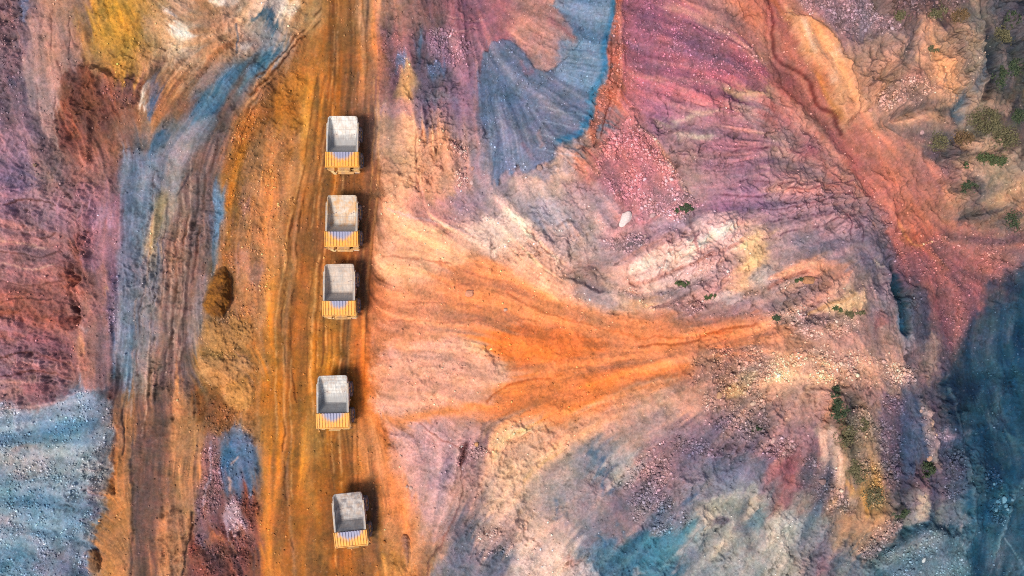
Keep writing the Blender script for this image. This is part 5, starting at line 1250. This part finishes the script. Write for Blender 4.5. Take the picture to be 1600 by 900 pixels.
shrub(1308, 482, 8, 4, 0.6, LEAF_G, 350, 'green tuft at the left under the cream knoll', 25, 5)
shrub(1335, 490, 18, 5, 0.5, LEAF_O, 500, 'olive scrub under the right half of the cream knoll', -5, 6)
shrub(1214, 496, 9, 5, 0.6, LEAF_D, 350, 'dark tuft at the right above the orange apex', 0, 7)
shrub(1303, 612, 8, 13, 1.3, LEAF_D, 900, 'dark green bush topmost on the scrub bank', 8, 8)
shrub(1312, 640, 12, 17, 1.4, LEAF_D, 1400, 'largest dense green bush on the scrub bank', 10, 9)
shrub(1322, 680, 13, 17, 0.8, LEAF_O, 900, 'olive scrub just below the largest bush on the bank', 20, 10)
shrub(1350, 665, 9, 11, 0.6, LEAF_O, 420, 'sparse olive scrub to the right of the largest bush', 0, 11)
shrub(1340, 735, 12, 22, 0.6, LEAF_O, 900, 'dry olive grass clump midway down the scrub bank', -18, 12)
shrub(1366, 775, 13, 18, 0.8, LEAF_O, 1000, 'olive bush beside the orange patch at the foot of the bank', 5, 13)
shrub(1450, 733, 9, 12, 1.1, LEAF_D, 900, 'round dark bush on the pale rib above the pit', 10, 14)
shrub(1550, 250, 26, 8, 1.0, LEAF_G, 1300, 'long green bush on the bright pink spur', 5, 15)
shrub(1510, 258, 5, 6, 0.7, LEAF_G, 260, 'small green tuft left of the long green bush', 0, 16)
shrub(1538, 190, 26, 18, 1.0, LEAF_O, 1500, 'wide brownish scrub above the bright pink spur', 20, 17)
shrub(1572, 215, 18, 17, 1.0, LEAF_O, 900, 'olive scrub to the right above the pink spur', 40, 18)
shrub(1504, 217, 14, 12, 0.9, LEAF_B, 700, 'rust brown bush left of the pink spur', 10, 19)
shrub(1566, 55, 15, 13, 1.0, LEAF_O, 700, 'olive bush by the dark ravine at the upper right', 0, 20)
shrub(1590, 105, 11, 15, 1.1, LEAF_D, 600, 'dark bush at the edge below the olive bush by the ravine', 0, 21)
shrub(1458, 78, 8, 6, 0.6, LEAF_O, 260, 'small olive tuft on the orange upper bluff', 0, 22)
shrub(1466, 18, 18, 9, 0.8, LEAF_O, 520, 'dull scrub along the top of the bluff', -15, 23)
shrub(1408, 803, 15, 6, 0.6, LEAF_D, 480, 'blackish scrub in the stones above the grey blue mound', -8, 24)
shrub(1184, 671, 6, 5, 0.6, LEAF_D, 260, 'blackish tuft on the stony shelf left of the scrub bank', 0, 25)

shrub(1412, 26, 13, 8, 0.8, LEAF_O, 420, 'leftmost scrub patch along the top of the bluff', 10, 31)
shrub(1500, 26, 16, 10, 0.9, LEAF_B, 560, 'brownish scrub beside the dull scrub on top of the bluff', -20, 32)
shrub(1562, 118, 11, 20, 1.0, LEAF_D, 640, 'dark scrub strip hugging the right wall of the ravine', 10, 33)
shrub(1590, 182, 9, 12, 1.0, LEAF_D, 420, 'dark bush at the edge right of the brownish scrub', 0, 34)
shrub(1466, 222, 12, 13, 0.9, LEAF_O, 460, 'olive scrub in the dark hollow under the bluff', 30, 35)
shrub(1514, 292, 16, 8, 0.8, LEAF_D, 460, 'dark scrub below the small green tuft and the pink spur', -15, 36)
shrub(1584, 345, 12, 15, 0.9, LEAF_D, 420, 'dark scrub at the right edge above the red delta', 0, 37)
shrub(1582, 30, 10, 12, 1.0, LEAF_D, 420, 'dark bush in the topmost right corner', 0, 38)

# ------------------------------------------------------------------ dump trucks
YEL = (0.60, 0.28, 0.035, 1)
DUST = (0.42, 0.24, 0.10, 1)

def canopy_mat(name, seed):
    m, nt, b = new_mat(name); L = nt.links.new
    tc = N(nt, 'ShaderNodeTexCoord'); sx = N(nt, 'ShaderNodeSeparateXYZ'); L(tc.outputs['Object'], sx.inputs[0])
    n1 = N(nt, 'ShaderNodeTexNoise'); n1.inputs['Scale'].default_value = 1.7; n1.inputs['Detail'].default_value = 6; n1.noise_dimensions = '4D'; n1.inputs['W'].default_value = seed
    mp = N(nt, 'ShaderNodeMapping'); mp.inputs['Scale'].default_value = (3.4, 0.5, 1); L(tc.outputs['Object'], mp.inputs[0]); L(mp.outputs[0], n1.inputs['Vector'])
    # worn patch: half ellipse against the headboard (y = -1.9), paint rubbed to slate
    dy = N(nt, 'ShaderNodeMath', operation='ADD'); L(sx.outputs['Y'], dy.inputs[0]); dy.inputs[1].default_value = 1.75
    dy2 = N(nt, 'ShaderNodeMath', operation='DIVIDE'); L(dy.outputs[0], dy2.inputs[0]); dy2.inputs[1].default_value = 1.75
    dx2 = N(nt, 'ShaderNodeMath', operation='DIVIDE'); L(sx.outputs['X'], dx2.inputs[0]); dx2.inputs[1].default_value = 1.75 + 0.3 * (seed % 3)
    cb = N(nt, 'ShaderNodeCombineXYZ'); L(dx2.outputs[0], cb.inputs[0]); L(dy2.outputs[0], cb.inputs[1])
    ln = N(nt, 'ShaderNodeVectorMath', operation='LENGTH'); L(cb.outputs[0], ln.inputs[0])
    ad = N(nt, 'ShaderNodeMath', operation='MULTIPLY_ADD'); L(n1.outputs['Fac'], ad.inputs[0]); ad.inputs[1].default_value = 0.9; L(ln.outputs['Value'], ad.inputs[2])
    mr = N(nt, 'ShaderNodeMapRange'); mr.inputs[1].default_value = 1.55; mr.inputs[2].default_value = 1.15; L(ad.outputs[0], mr.inputs[0])
    n2 = N(nt, 'ShaderNodeTexNoise'); n2.noise_dimensions = '4D'; n2.inputs['W'].default_value = seed * 3.7; n2.inputs['Scale'].default_value = 2.2; n2.inputs['Detail'].default_value = 6; L(tc.outputs['Object'], n2.inputs['Vector'])
    mx0 = N(nt, 'ShaderNodeMix', data_type='RGBA'); mx0.inputs[6].default_value = (0.66, 0.30, 0.035, 1); mx0.inputs[7].default_value = (0.40, 0.20, 0.075, 1)
    rd = N(nt, 'ShaderNodeMapRange'); rd.inputs[1].default_value = 0.45; rd.inputs[2].default_value = 0.68; rd.inputs[4].default_value = 0.75; L(n2.outputs['Fac'], rd.inputs[0]); L(rd.outputs[0], mx0.inputs[0])
    mx = N(nt, 'ShaderNodeMix', data_type='RGBA'); L(mr.outputs[0], mx.inputs[0]); L(mx0.outputs[2], mx.inputs[6]); mx.inputs[7].default_value = (0.24, 0.23, 0.31, 1)
    L(mx.outputs[2], b.inputs['Base Color']); b.inputs['Roughness'].default_value = 0.55; b.inputs['Specular IOR Level'].default_value = 0.3
    return m

def bed_mat(name, seed, base, stain, amt, bars, dark=0.5, edge=0.8):
    """scoured steel liner: plate seams, dust and rust stains, shade painted dark toward the headboard"""
    m, nt, b = new_mat(name); L = nt.links.new
    tc = N(nt, 'ShaderNodeTexCoord'); sx = N(nt, 'ShaderNodeSeparateXYZ'); L(tc.outputs['Object'], sx.inputs[0])
    n1 = N(nt, 'ShaderNodeTexNoise'); n1.noise_dimensions = '4D'; n1.inputs['W'].default_value = seed; n1.inputs['Scale'].default_value = 0.8; n1.inputs['Detail'].default_value = 7; n1.inputs['Roughness'].default_value = 0.62
    L(tc.outputs['Object'], n1.inputs['Vector'])
    r1 = N(nt, 'ShaderNodeMapRange'); r1.inputs[1].default_value = 0.44; r1.inputs[2].default_value = 0.58; r1.inputs[4].default_value = amt; L(n1.outputs['Fac'], r1.inputs[0])
    mx = N(nt, 'ShaderNodeMix', data_type='RGBA'); L(r1.outputs[0], mx.inputs[0]); mx.inputs[6].default_value = base; mx.inputs[7].default_value = stain
    n2 = N(nt, 'ShaderNodeTexNoise'); n2.noise_dimensions = '4D'; n2.inputs['W'].default_value = seed + 9; n2.inputs['Scale'].default_value = 2.2; n2.inputs['Detail'].default_value = 5
    mp = N(nt, 'ShaderNodeMapping'); mp.inputs['Scale'].default_value = (2.5, 0.5, 1); L(tc.outputs['Object'], mp.inputs[0]); L(mp.outputs[0], n2.inputs['Vector'])
    r2 = N(nt, 'ShaderNodeMapRange'); r2.inputs[1].default_value = 0.3; r2.inputs[2].default_value = 0.7; r2.inputs[3].default_value = 0.72; r2.inputs[4].default_value = 1.15; L(n2.outputs['Fac'], r2.inputs[0])
    sc = N(nt, 'ShaderNodeVectorMath', operation='SCALE'); L(mx.outputs[2], sc.inputs[0]); L(r2.outputs[0], sc.inputs['Scale'])
    nd = N(nt, 'ShaderNodeTexNoise'); nd.noise_dimensions = '4D'; nd.inputs['W'].default_value = seed * 2.3 + 5; nd.inputs['Scale'].default_value = 1.1; nd.inputs['Detail'].default_value = 8; nd.inputs['Roughness'].default_value = 0.7
    L(tc.outputs['Object'], nd.inputs['Vector'])
    rdd = N(nt, 'ShaderNodeMapRange'); rdd.inputs[1].default_value = 0.46; rdd.inputs[2].default_value = 0.66; rdd.inputs[4].default_value = 0.55; L(nd.outputs['Fac'], rdd.inputs[0])
    mdd = N(nt, 'ShaderNodeMix', data_type='RGBA'); L(rdd.outputs[0], mdd.inputs[0]); L(sc.outputs[0], mdd.inputs[6]); mdd.inputs[7].default_value = (0.36, 0.20, 0.10, 1)
    # plate seams across and along the floor
    def seam(sock, per, wid, offs):
        a = N(nt, 'ShaderNodeMath', operation='ADD'); L(sock, a.inputs[0]); a.inputs[1].default_value = 50 + offs
        p = N(nt, 'ShaderNodeMath', operation='PINGPONG'); L(a.outputs[0], p.inputs[0]); p.inputs[1].default_value = per / 2
        c = N(nt, 'ShaderNodeMath', operation='LESS_THAN'); L(p.outputs[0], c.inputs[0]); c.inputs[1].default_value = wid
        return c.outputs[0]
    s1 = seam(sx.outputs['Y'], 0.62 if bars else 1.55, 0.06, 0.2); s2 = seam(sx.outputs['X'], 1.5, 0.04, 0.75)
    mm = N(nt, 'ShaderNodeMath', operation='MAXIMUM'); L(s1, mm.inputs[0]); L(s2, mm.inputs[1])
    fa = N(nt, 'ShaderNodeMath', operation='MULTIPLY'); L(mm.outputs[0], fa.inputs[0]); fa.inputs[1].default_value = 0.38
    mz = N(nt, 'ShaderNodeMix', data_type='RGBA'); L(fa.outputs[0], mz.inputs[0]); L(mdd.outputs[2], mz.inputs[6]); mz.inputs[7].default_value = (0.16, 0.14, 0.13, 1)
    # headboard shade painted in: front of the body darkened to grey, rear left bright
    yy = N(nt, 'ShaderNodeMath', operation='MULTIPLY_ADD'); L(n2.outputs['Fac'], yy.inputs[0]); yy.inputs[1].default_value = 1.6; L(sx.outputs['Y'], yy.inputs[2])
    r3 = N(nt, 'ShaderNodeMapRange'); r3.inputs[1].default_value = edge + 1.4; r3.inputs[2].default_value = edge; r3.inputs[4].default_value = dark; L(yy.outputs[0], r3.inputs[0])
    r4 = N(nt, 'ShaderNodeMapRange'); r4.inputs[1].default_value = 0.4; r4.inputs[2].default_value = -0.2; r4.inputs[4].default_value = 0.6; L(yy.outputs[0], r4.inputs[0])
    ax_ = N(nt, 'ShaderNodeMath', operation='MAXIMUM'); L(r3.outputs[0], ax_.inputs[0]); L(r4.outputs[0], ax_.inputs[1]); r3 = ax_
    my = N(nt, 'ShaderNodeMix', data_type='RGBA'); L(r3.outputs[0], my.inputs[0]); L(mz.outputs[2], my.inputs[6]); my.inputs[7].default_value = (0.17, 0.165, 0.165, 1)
    L(my.outputs[2], b.inputs['Base Color']); b.inputs['Roughness'].default_value = 0.5; b.inputs['Metallic'].default_value = 0.0; b.inputs['Specular IOR Level'].default_value = 0.4
    return m

M_YEL = flat_mat('yellow_paint', YEL, 0.5, var=0.18, dirt=DUST, dirt_amt=0.7)
M_TYRE = flat_mat('tyre_rubber', (0.07, 0.062, 0.064, 1), 0.85, var=0.3, scale=3, dirt=(0.27, 0.20, 0.19, 1), dirt_amt=0.85)
M_RIM = flat_mat('rim_paint', (0.40, 0.24, 0.08, 1), 0.6, dirt=DUST, dirt_amt=0.7)
M_DECK = flat_mat('deck_paint', (0.50, 0.25, 0.07, 1), 0.6, var=0.25, dirt=(0.34, 0.19, 0.09, 1), dirt_amt=0.9)
M_DARK = flat_mat('chassis_steel', (0.06, 0.055, 0.05, 1), 0.7, var=0.3, dirt=(0.22, 0.13, 0.06, 1), dirt_amt=0.6)
M_GLASS = flat_mat('cab_glass', (0.02, 0.03, 0.04, 1), 0.08, var=0.0)
M_LAMP = flat_mat('lamp_glass', (0.7, 0.68, 0.6, 1), 0.15, var=0.0)
M_RAIL = flat_mat('rail_paint', (0.55, 0.38, 0.16, 1), 0.5)

class MB:
    def __init__(s): s.V, s.F = [], []
    def box(s, x0, x1, y0, y1, z0, z1, bev=0.0):
        bm = bmesh.new(); bmesh.ops.create_cube(bm, size=1)
        bmesh.ops.scale(bm, vec=(x1 - x0, y1 - y0, z1 - z0), verts=bm.verts)
        bmesh.ops.translate(bm, vec=((x0 + x1) / 2, (y0 + y1) / 2, (z0 + z1) / 2), verts=bm.verts)
        if bev: bmesh.ops.bevel(bm, geom=bm.edges[:], offset=bev, segments=2, affect='EDGES', profile=0.7)
        s.add(bm)
    def add(s, bm):
        bm.verts.index_update(); k = len(s.V)
        s.V += [v.co.copy() for v in bm.verts]
        s.F += [tuple(v.index + k for v in f.verts) for f in bm.faces]
        bm.free()
    def loft(s, secs, closed_ends=True):
        k = len(s.V); n = len(secs[0])
        for sec in secs: s.V += [Vector(p) for p in sec]
        for a in range(len(secs) - 1):
            for i in range(n):
                j = (i + 1) % n
                s.F.append((k + a * n + i, k + a * n + j, k + (a + 1) * n + j, k + (a + 1) * n + i))
        if closed_ends:
            s.F.append(tuple(k + i for i in range(n))[::-1]); s.F.append(tuple(k + (len(secs) - 1) * n + i for i in range(n)))
    def tube(s, p, q, r, n=6):
        p, q = Vector(p), Vector(q); d = (q - p).normalized()
        a = d.orthogonal().normalized(); b_ = d.cross(a)
        s.loft([[c + a * r * math.cos(6.2832 * i / n) + b_ * r * math.sin(6.2832 * i / n) for i in range(n)] for c in (p, q)])
    def lathe_x(s, prof, cx, cy, cz, n=28):
        k = len(s.V); m = len(prof)
        for i in range(n):
            a = 6.28318 * i / n
            for (x, r) in prof: s.V.append(Vector((cx + x, cy + r * math.cos(a), cz + r * math.sin(a))))
        for i in range(n):
            i2 = (i + 1) % n
            for j in range(m - 1):
                s.F.append((k + i * m + j, k + i * m + j + 1, k + i2 * m + j + 1, k + i2 * m + j))
    def build(s, name, mat, parent, smooth=False):
        o = mesh_obj(name, s.V, s.F, mat, parent, smooth)
        bm = bmesh.new(); bm.from_mesh(o.data); bmesh.ops.recalc_face_normals(bm, faces=bm.faces); bm.to_mesh(o.data); bm.free()
        return o

def make_bed(mat, root, rear_hw=2.66, corner=0.25):
    b = MB()
    # station y, floor z, rail top z, outer half width, rail half width inside, floor half width
    st = [(-1.95, 4.42, 4.66, 2.74, 2.60, 2.55), (-1.45, 3.7, 4.64, 2.74, 2.58, 2.44), (-0.55, 2.62, 4.58, 2.73, 2.57, 2.22), (-0.30, 2.52, 4.56, 2.73, 2.57, 2.2), (1.6, 2.72, 4.44, 2.71, 2.55, 2.24), (3.3, 3.16, 4.30, 2.69, 2.53, 2.32),
          (4.35, 3.62, 4.14, rear_hw, 2.51, 2.42), (4.62, 3.78, 3.99, rear_hw - corner * 0.6, 2.45 - corner * 0.5, 2.40 - corner * 0.5), (4.72, 3.84, 3.90, rear_hw - corner * 1.3, 2.3 - corner, 2.25 - corner)]
    secs = []
    for y, zf, zt, wo, wi, wb in st:
        f = 0.22
        secs.append([(-wb - 0.1, y, zf - 0.3), (-wo, y, zf + 0.1 if zf + 0.1 < zt - 0.05 else zt - 0.06), (-wo, y, zt), (-wi, y, zt + 0.001), (-wb - f * 0.2, y, min(zf + 0.35, zt - 0.02)), (-wb + f, y, zf), (wb - f, y, zf), (wb + f * 0.2, y, min(zf + 0.35, zt - 0.02)),
                     (wi, y, zt + 0.001), (wo, y, zt), (wo, y, zf + 0.1 if zf + 0.1 < zt - 0.05 else zt - 0.06), (wb + 0.1, y, zf - 0.3)])
    b.loft(secs)
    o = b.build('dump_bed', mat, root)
    for y in (0.1, 1.2, 2.3, 3.4):               # outer stiffeners
        z = 2.75 + 0.16 * max(0, y)
        for sx_ in (-1, 1):
            rb = MB(); rb.box(min(sx_ * 2.70, sx_ * 2.86), max(sx_ * 2.70, sx_ * 2.86), y - 0.12, y + 0.12, z, 4.2 - 0.06 * y); rb.build('side_rib', M_RAILS, o)
    for sx_ in (-1, 1):
        rb = MB(); rb.loft([[(sx_ * 2.72, y, z - .09), (sx_ * 2.90, y, z - .09), (sx_ * 2.90, y, z + .03), (sx_ * 2.72, y, z + .03)] for y, z in ((-1.9, 4.62), (1.6, 4.41), (3.3, 4.27))]); rb.build('top_rail', M_RAILS, o)
    return o

M_RAILS = flat_mat('bed_outside', (0.40, 0.30, 0.20, 1), 0.6, var=0.25, dirt=(0.30, 0.28, 0.30, 1), dirt_amt=0.8)

def make_wheel(x, y, z, r, wd, root, side):
    b = MB()
    b.lathe_x([(-wd * 0.42, 0.02), (-wd * 0.42, r * 0.42), (-wd * 0.2, r * 0.55), (wd * 0.2, r * 0.55), (wd * 0.42, r * 0.42), (wd * 0.42, 0.02)], 0, 0, 0)
    w = b.build('wheel', M_RIM, root, True); w.location = (x, y, z)
    t = MB()
    t.lathe_x([(-wd * 0.40, r * 0.56), (-wd * 0.5, r * 0.66), (-wd * 0.5, r * 0.86), (-wd * 0.40, r * 0.965), (-wd * 0.2, r), (wd * 0.2, r), (wd * 0.40, r * 0.965), (wd * 0.5, r * 0.86), (wd * 0.5, r * 0.66), (wd * 0.40, r * 0.56), (-wd * 0.40, r * 0.56)], 0, 0, 0, 36)
    for i in range(24):                          # tread lugs
        a = 6.28318 * i / 24
        for sx_ in (-1, 1):
            bm = bmesh.new(); bmesh.ops.create_cube(bm, size=1)
            bmesh.ops.scale(bm, vec=(wd * 0.34, 0.16, 0.12), verts=bm.verts)
            bmesh.ops.rotate(bm, cent=(0, 0, 0), matrix=Matrix.Rotation(0.35 * sx_, 3, 'Z'), verts=bm.verts)
            bmesh.ops.translate(bm, vec=(sx_ * wd * 0.26, 0, r * 0.985), verts=bm.verts)
            bmesh.ops.rotate(bm, cent=(0, 0, 0), matrix=Matrix.Rotation(a + (0.13 if sx_ > 0 else 0), 3, 'X'), verts=bm.verts)
            t.add(bm)
    t.build('tyre', M_TYRE, w)
    h = MB(); h.lathe_x([(0, 0.02), (0, 0.26), (0.1, 0.24), (0.1, 0.02)] if side > 0 else [(0, 0.02), (0, 0.26), (-0.1, 0.24), (-0.1, 0.02)], side * wd * 0.43, 0, 0, 16)
    h.build('hub', M_DARK, w)
    return w

def make_truck(px, py, rot, label, bmat, cmat, rear_hw=2.66, corner=0.25):
    root = bpy.data.objects.new('dump_truck', None); COL.objects.link(root)
    tag(root, label, 'dump truck', 'dump trucks parked in line on the haul road')
    make_bed(bmat, root, rear_hw, corner)
    # canopy over the cab: plate, long ribs, edge rails
    c = MB()
    c.loft([[(-2.92, y, z), (2.92, y, z), (2.92, y, z + .09), (-2.92, y, z + .09)] for y, z in ((-1.97, 4.58), (-4.62, 4.50))])
    for i in range(11):
        x = -2.6 + 5.2 * i / 10
        wd_ = 0.195
        c.loft([[(x - wd_, y, z), (x - wd_ + .05, y, z + .15), (x + wd_ - .05, y, z + .15), (x + wd_, y, z)] for y, z in ((-2.0, 4.66), (-4.54, 4.58))])
    for sx_ in (-1, 1):
        c.loft([[(sx_ * 2.93 - .07, y, z - .12), (sx_ * 2.93 + .07, y, z - .12), (sx_ * 2.93 + .07, y, z + .22), (sx_ * 2.93 - .07, y, z + .22)] for y, z in ((-1.96, 4.60), (-4.66, 4.52))])
    c.box(-2.99, 2.99, -4.76, -4.64, 4.42, 4.72)
    c.build('canopy', cmat, root)
    # frame rails, axles, tank
    f = MB()
    for sx_ in (-1, 1):
        f.box(min(sx_ * .55, sx_ * .95), max(sx_ * .55, sx_ * .95), -4.7, 4.0, 1.15, 1.75)
    f.box(-2.2, 2.2, -3.25, -2.75, 1.05, 1.5); f.box(-1.5, 1.5, 1.5, 2.2, 0.95, 1.65); f.box(-.9, .9, 3.4, 3.9, 1.2, 1.9)
    for sx_ in (-1, 1): f.tube((sx_ * .75, -1.2, 1.5), (sx_ * .75, .6, 2.2), .16, 10)
    f.box(-1.3, 1.3, -1.8, 3.0, 1.80, 2.18)
    f.build('chassis', M_DARK, root)
    t = MB(); t.lathe_x([(-0.45, .05), (-0.45, .52), (0.45, .52), (0.45, .05)], 0, 0, 0, 18)
    o = t.build('fuel_tank', M_YEL, root, False); o.location = (1.9, -0.7, 1.6)
    # wheels
    for sx_ in (-1, 1):
        make_wheel(sx_ * 2.62, -2.95, 1.36, 1.36, 0.86, root, sx_)
        make_wheel(sx_ * 2.48, 1.85, 1.36, 1.36, 0.80, root, sx_)
        make_wheel(sx_ * 1.62, 1.85, 1.36, 1.36, 0.78, root, sx_)
    # hood, grille, deck, cab
    b = MB(); b.box(-1.0, 1.0, -4.85, -2.2, 1.76, 3.02, 0.06); b.build('hood', M_YEL, root)
    b = MB()
    for i in range(9): b.box(-.85, .85, -4.93, -4.86, 1.85 + i * .12, 1.92 + i * .12)
    b.build('radiator_grille', M_DARK, root)
    for bx in ((-2.85, -1.75, -5.14, -2.25, 3.03, 3.13), (1.75, 2.85, -5.14, -2.25, 3.03, 3.13), (-1.12, 1.12, -5.34, -2.3, 3.06, 3.16)):
        d = MB(); d.box(*bx, .02); d.build('front_deck', M_DECK, root)
    for sx_ in (-1, 1):
        d = MB(); d.box(min(sx_ * 2.1, sx_ * 2.95), max(sx_ * 2.1, sx_ * 2.95), -4.5, -1.6, 2.86, 2.94); d.build('fender', M_DECK, root)
    k = MB(); k.box(-2.3, -0.5, -4.3, -2.5, 3.17, 4.46, 0.08)
    cab = k.build('cab', M_YEL, root)
    g = MB(); g.box(-2.1, -0.7, -4.33, -4.305, 3.55, 4.25); g.box(-2.325, -2.305, -4.1, -2.75, 3.55, 4.25); g.box(-0.495, -0.475, -4.1, -2.75, 3.55, 4.25)
    g.build('window', M_GLASS, cab)
    for bx in ((-2.7, -1.5, -5.25, -4.98, 1.25, 1.95), (1.5, 2.7, -5.25, -4.98, 1.25, 1.95), (-1.45, 1.45, -5.46, -5.0, 1.05, 1.6)):
        bp = MB(); bp.box(*bx, .04); bp.build('bumper', M_DECK, root)
    for sx_ in (-1, 1):
        h = MB(); h.box(sx_ * 2.1 - .4, sx_ * 2.1 + .4, -5.30, -5.255, 1.45, 1.75); h.build('headlight', M_LAMP, root)
    for sx_ in (-1,):
        l = MB()
        for xx in (-.28, .28): l.tube((sx_ * 2.2 + xx, -5.36, .6), (sx_ * 2.2 + xx, -5.16, 3.1), .04)
        for i in range(7):
            tt = (i + .5) / 7
            l.box(sx_ * 2.2 - .28, sx_ * 2.2 + .28, -5.42 + .2 * tt, -5.28 + .2 * tt, .5 + 2.6 * tt, .55 + 2.6 * tt)
        l.build('ladder', M_RAIL, root)
    r = MB()
    for (p, q) in [((1.6, -5.06), (2.8, -5.06)), ((-1.05, -5.28), (1.05, -5.28)), ((2.8, -5.06), (2.8, -2.4)), ((-2.8, -5.06), (-2.8, -4.4))]:
        for z in (3.6, 4.05): r.tube((*p, z), (*q, z), .03)
        for e in (p, q): r.tube((*e, 3.1), (*e, 4.05), .03)
    r.build('handrail', M_RAIL, root)
    for sx_ in (-1, 1):
        mi = MB(); mi.tube((sx_ * 2.85, -4.7, 3.2), (sx_ * 3.12, -4.85, 3.9), .03); mi.box(sx_ * 3.12 - .16, sx_ * 3.12 + .16, -4.9, -4.84, 3.7, 4.2); mi.build('mirror', M_DARK, root)
    x, y = (px - 800) * M_PX, (450 - py) * M_PX
    s_, c_ = math.sin(R(rot)), math.cos(R(rot))
    pts = [(dx * c_ - dy * s_ + x, dx * s_ + dy * c_ + y) for dx, dy in ((-2.6, -2.95), (2.6, -2.95), (-2.4, 1.85), (2.4, 1.85))]
    zs = [float(samp(HEIGHT, np.array([a / M_PX + 800]), np.array([450 - b_ / M_PX]))[0]) for a, b_ in pts]
    root.location = (x, y, sum(zs) / 4 - 0.03)
    root.rotation_euler = (0, 0, R(rot))
    return root

PALE = (0.60, 0.59, 0.56, 1)
# survey point of each truck's centre on the ground
def truck_at(tx, ty, *a, **k):
    zc = 4.3
    f = (CAM_Z - zc) / CAM_Z
    return make_truck(800 + (tx - 800) * f, 450 + (ty - 450) * f, *a, **k)
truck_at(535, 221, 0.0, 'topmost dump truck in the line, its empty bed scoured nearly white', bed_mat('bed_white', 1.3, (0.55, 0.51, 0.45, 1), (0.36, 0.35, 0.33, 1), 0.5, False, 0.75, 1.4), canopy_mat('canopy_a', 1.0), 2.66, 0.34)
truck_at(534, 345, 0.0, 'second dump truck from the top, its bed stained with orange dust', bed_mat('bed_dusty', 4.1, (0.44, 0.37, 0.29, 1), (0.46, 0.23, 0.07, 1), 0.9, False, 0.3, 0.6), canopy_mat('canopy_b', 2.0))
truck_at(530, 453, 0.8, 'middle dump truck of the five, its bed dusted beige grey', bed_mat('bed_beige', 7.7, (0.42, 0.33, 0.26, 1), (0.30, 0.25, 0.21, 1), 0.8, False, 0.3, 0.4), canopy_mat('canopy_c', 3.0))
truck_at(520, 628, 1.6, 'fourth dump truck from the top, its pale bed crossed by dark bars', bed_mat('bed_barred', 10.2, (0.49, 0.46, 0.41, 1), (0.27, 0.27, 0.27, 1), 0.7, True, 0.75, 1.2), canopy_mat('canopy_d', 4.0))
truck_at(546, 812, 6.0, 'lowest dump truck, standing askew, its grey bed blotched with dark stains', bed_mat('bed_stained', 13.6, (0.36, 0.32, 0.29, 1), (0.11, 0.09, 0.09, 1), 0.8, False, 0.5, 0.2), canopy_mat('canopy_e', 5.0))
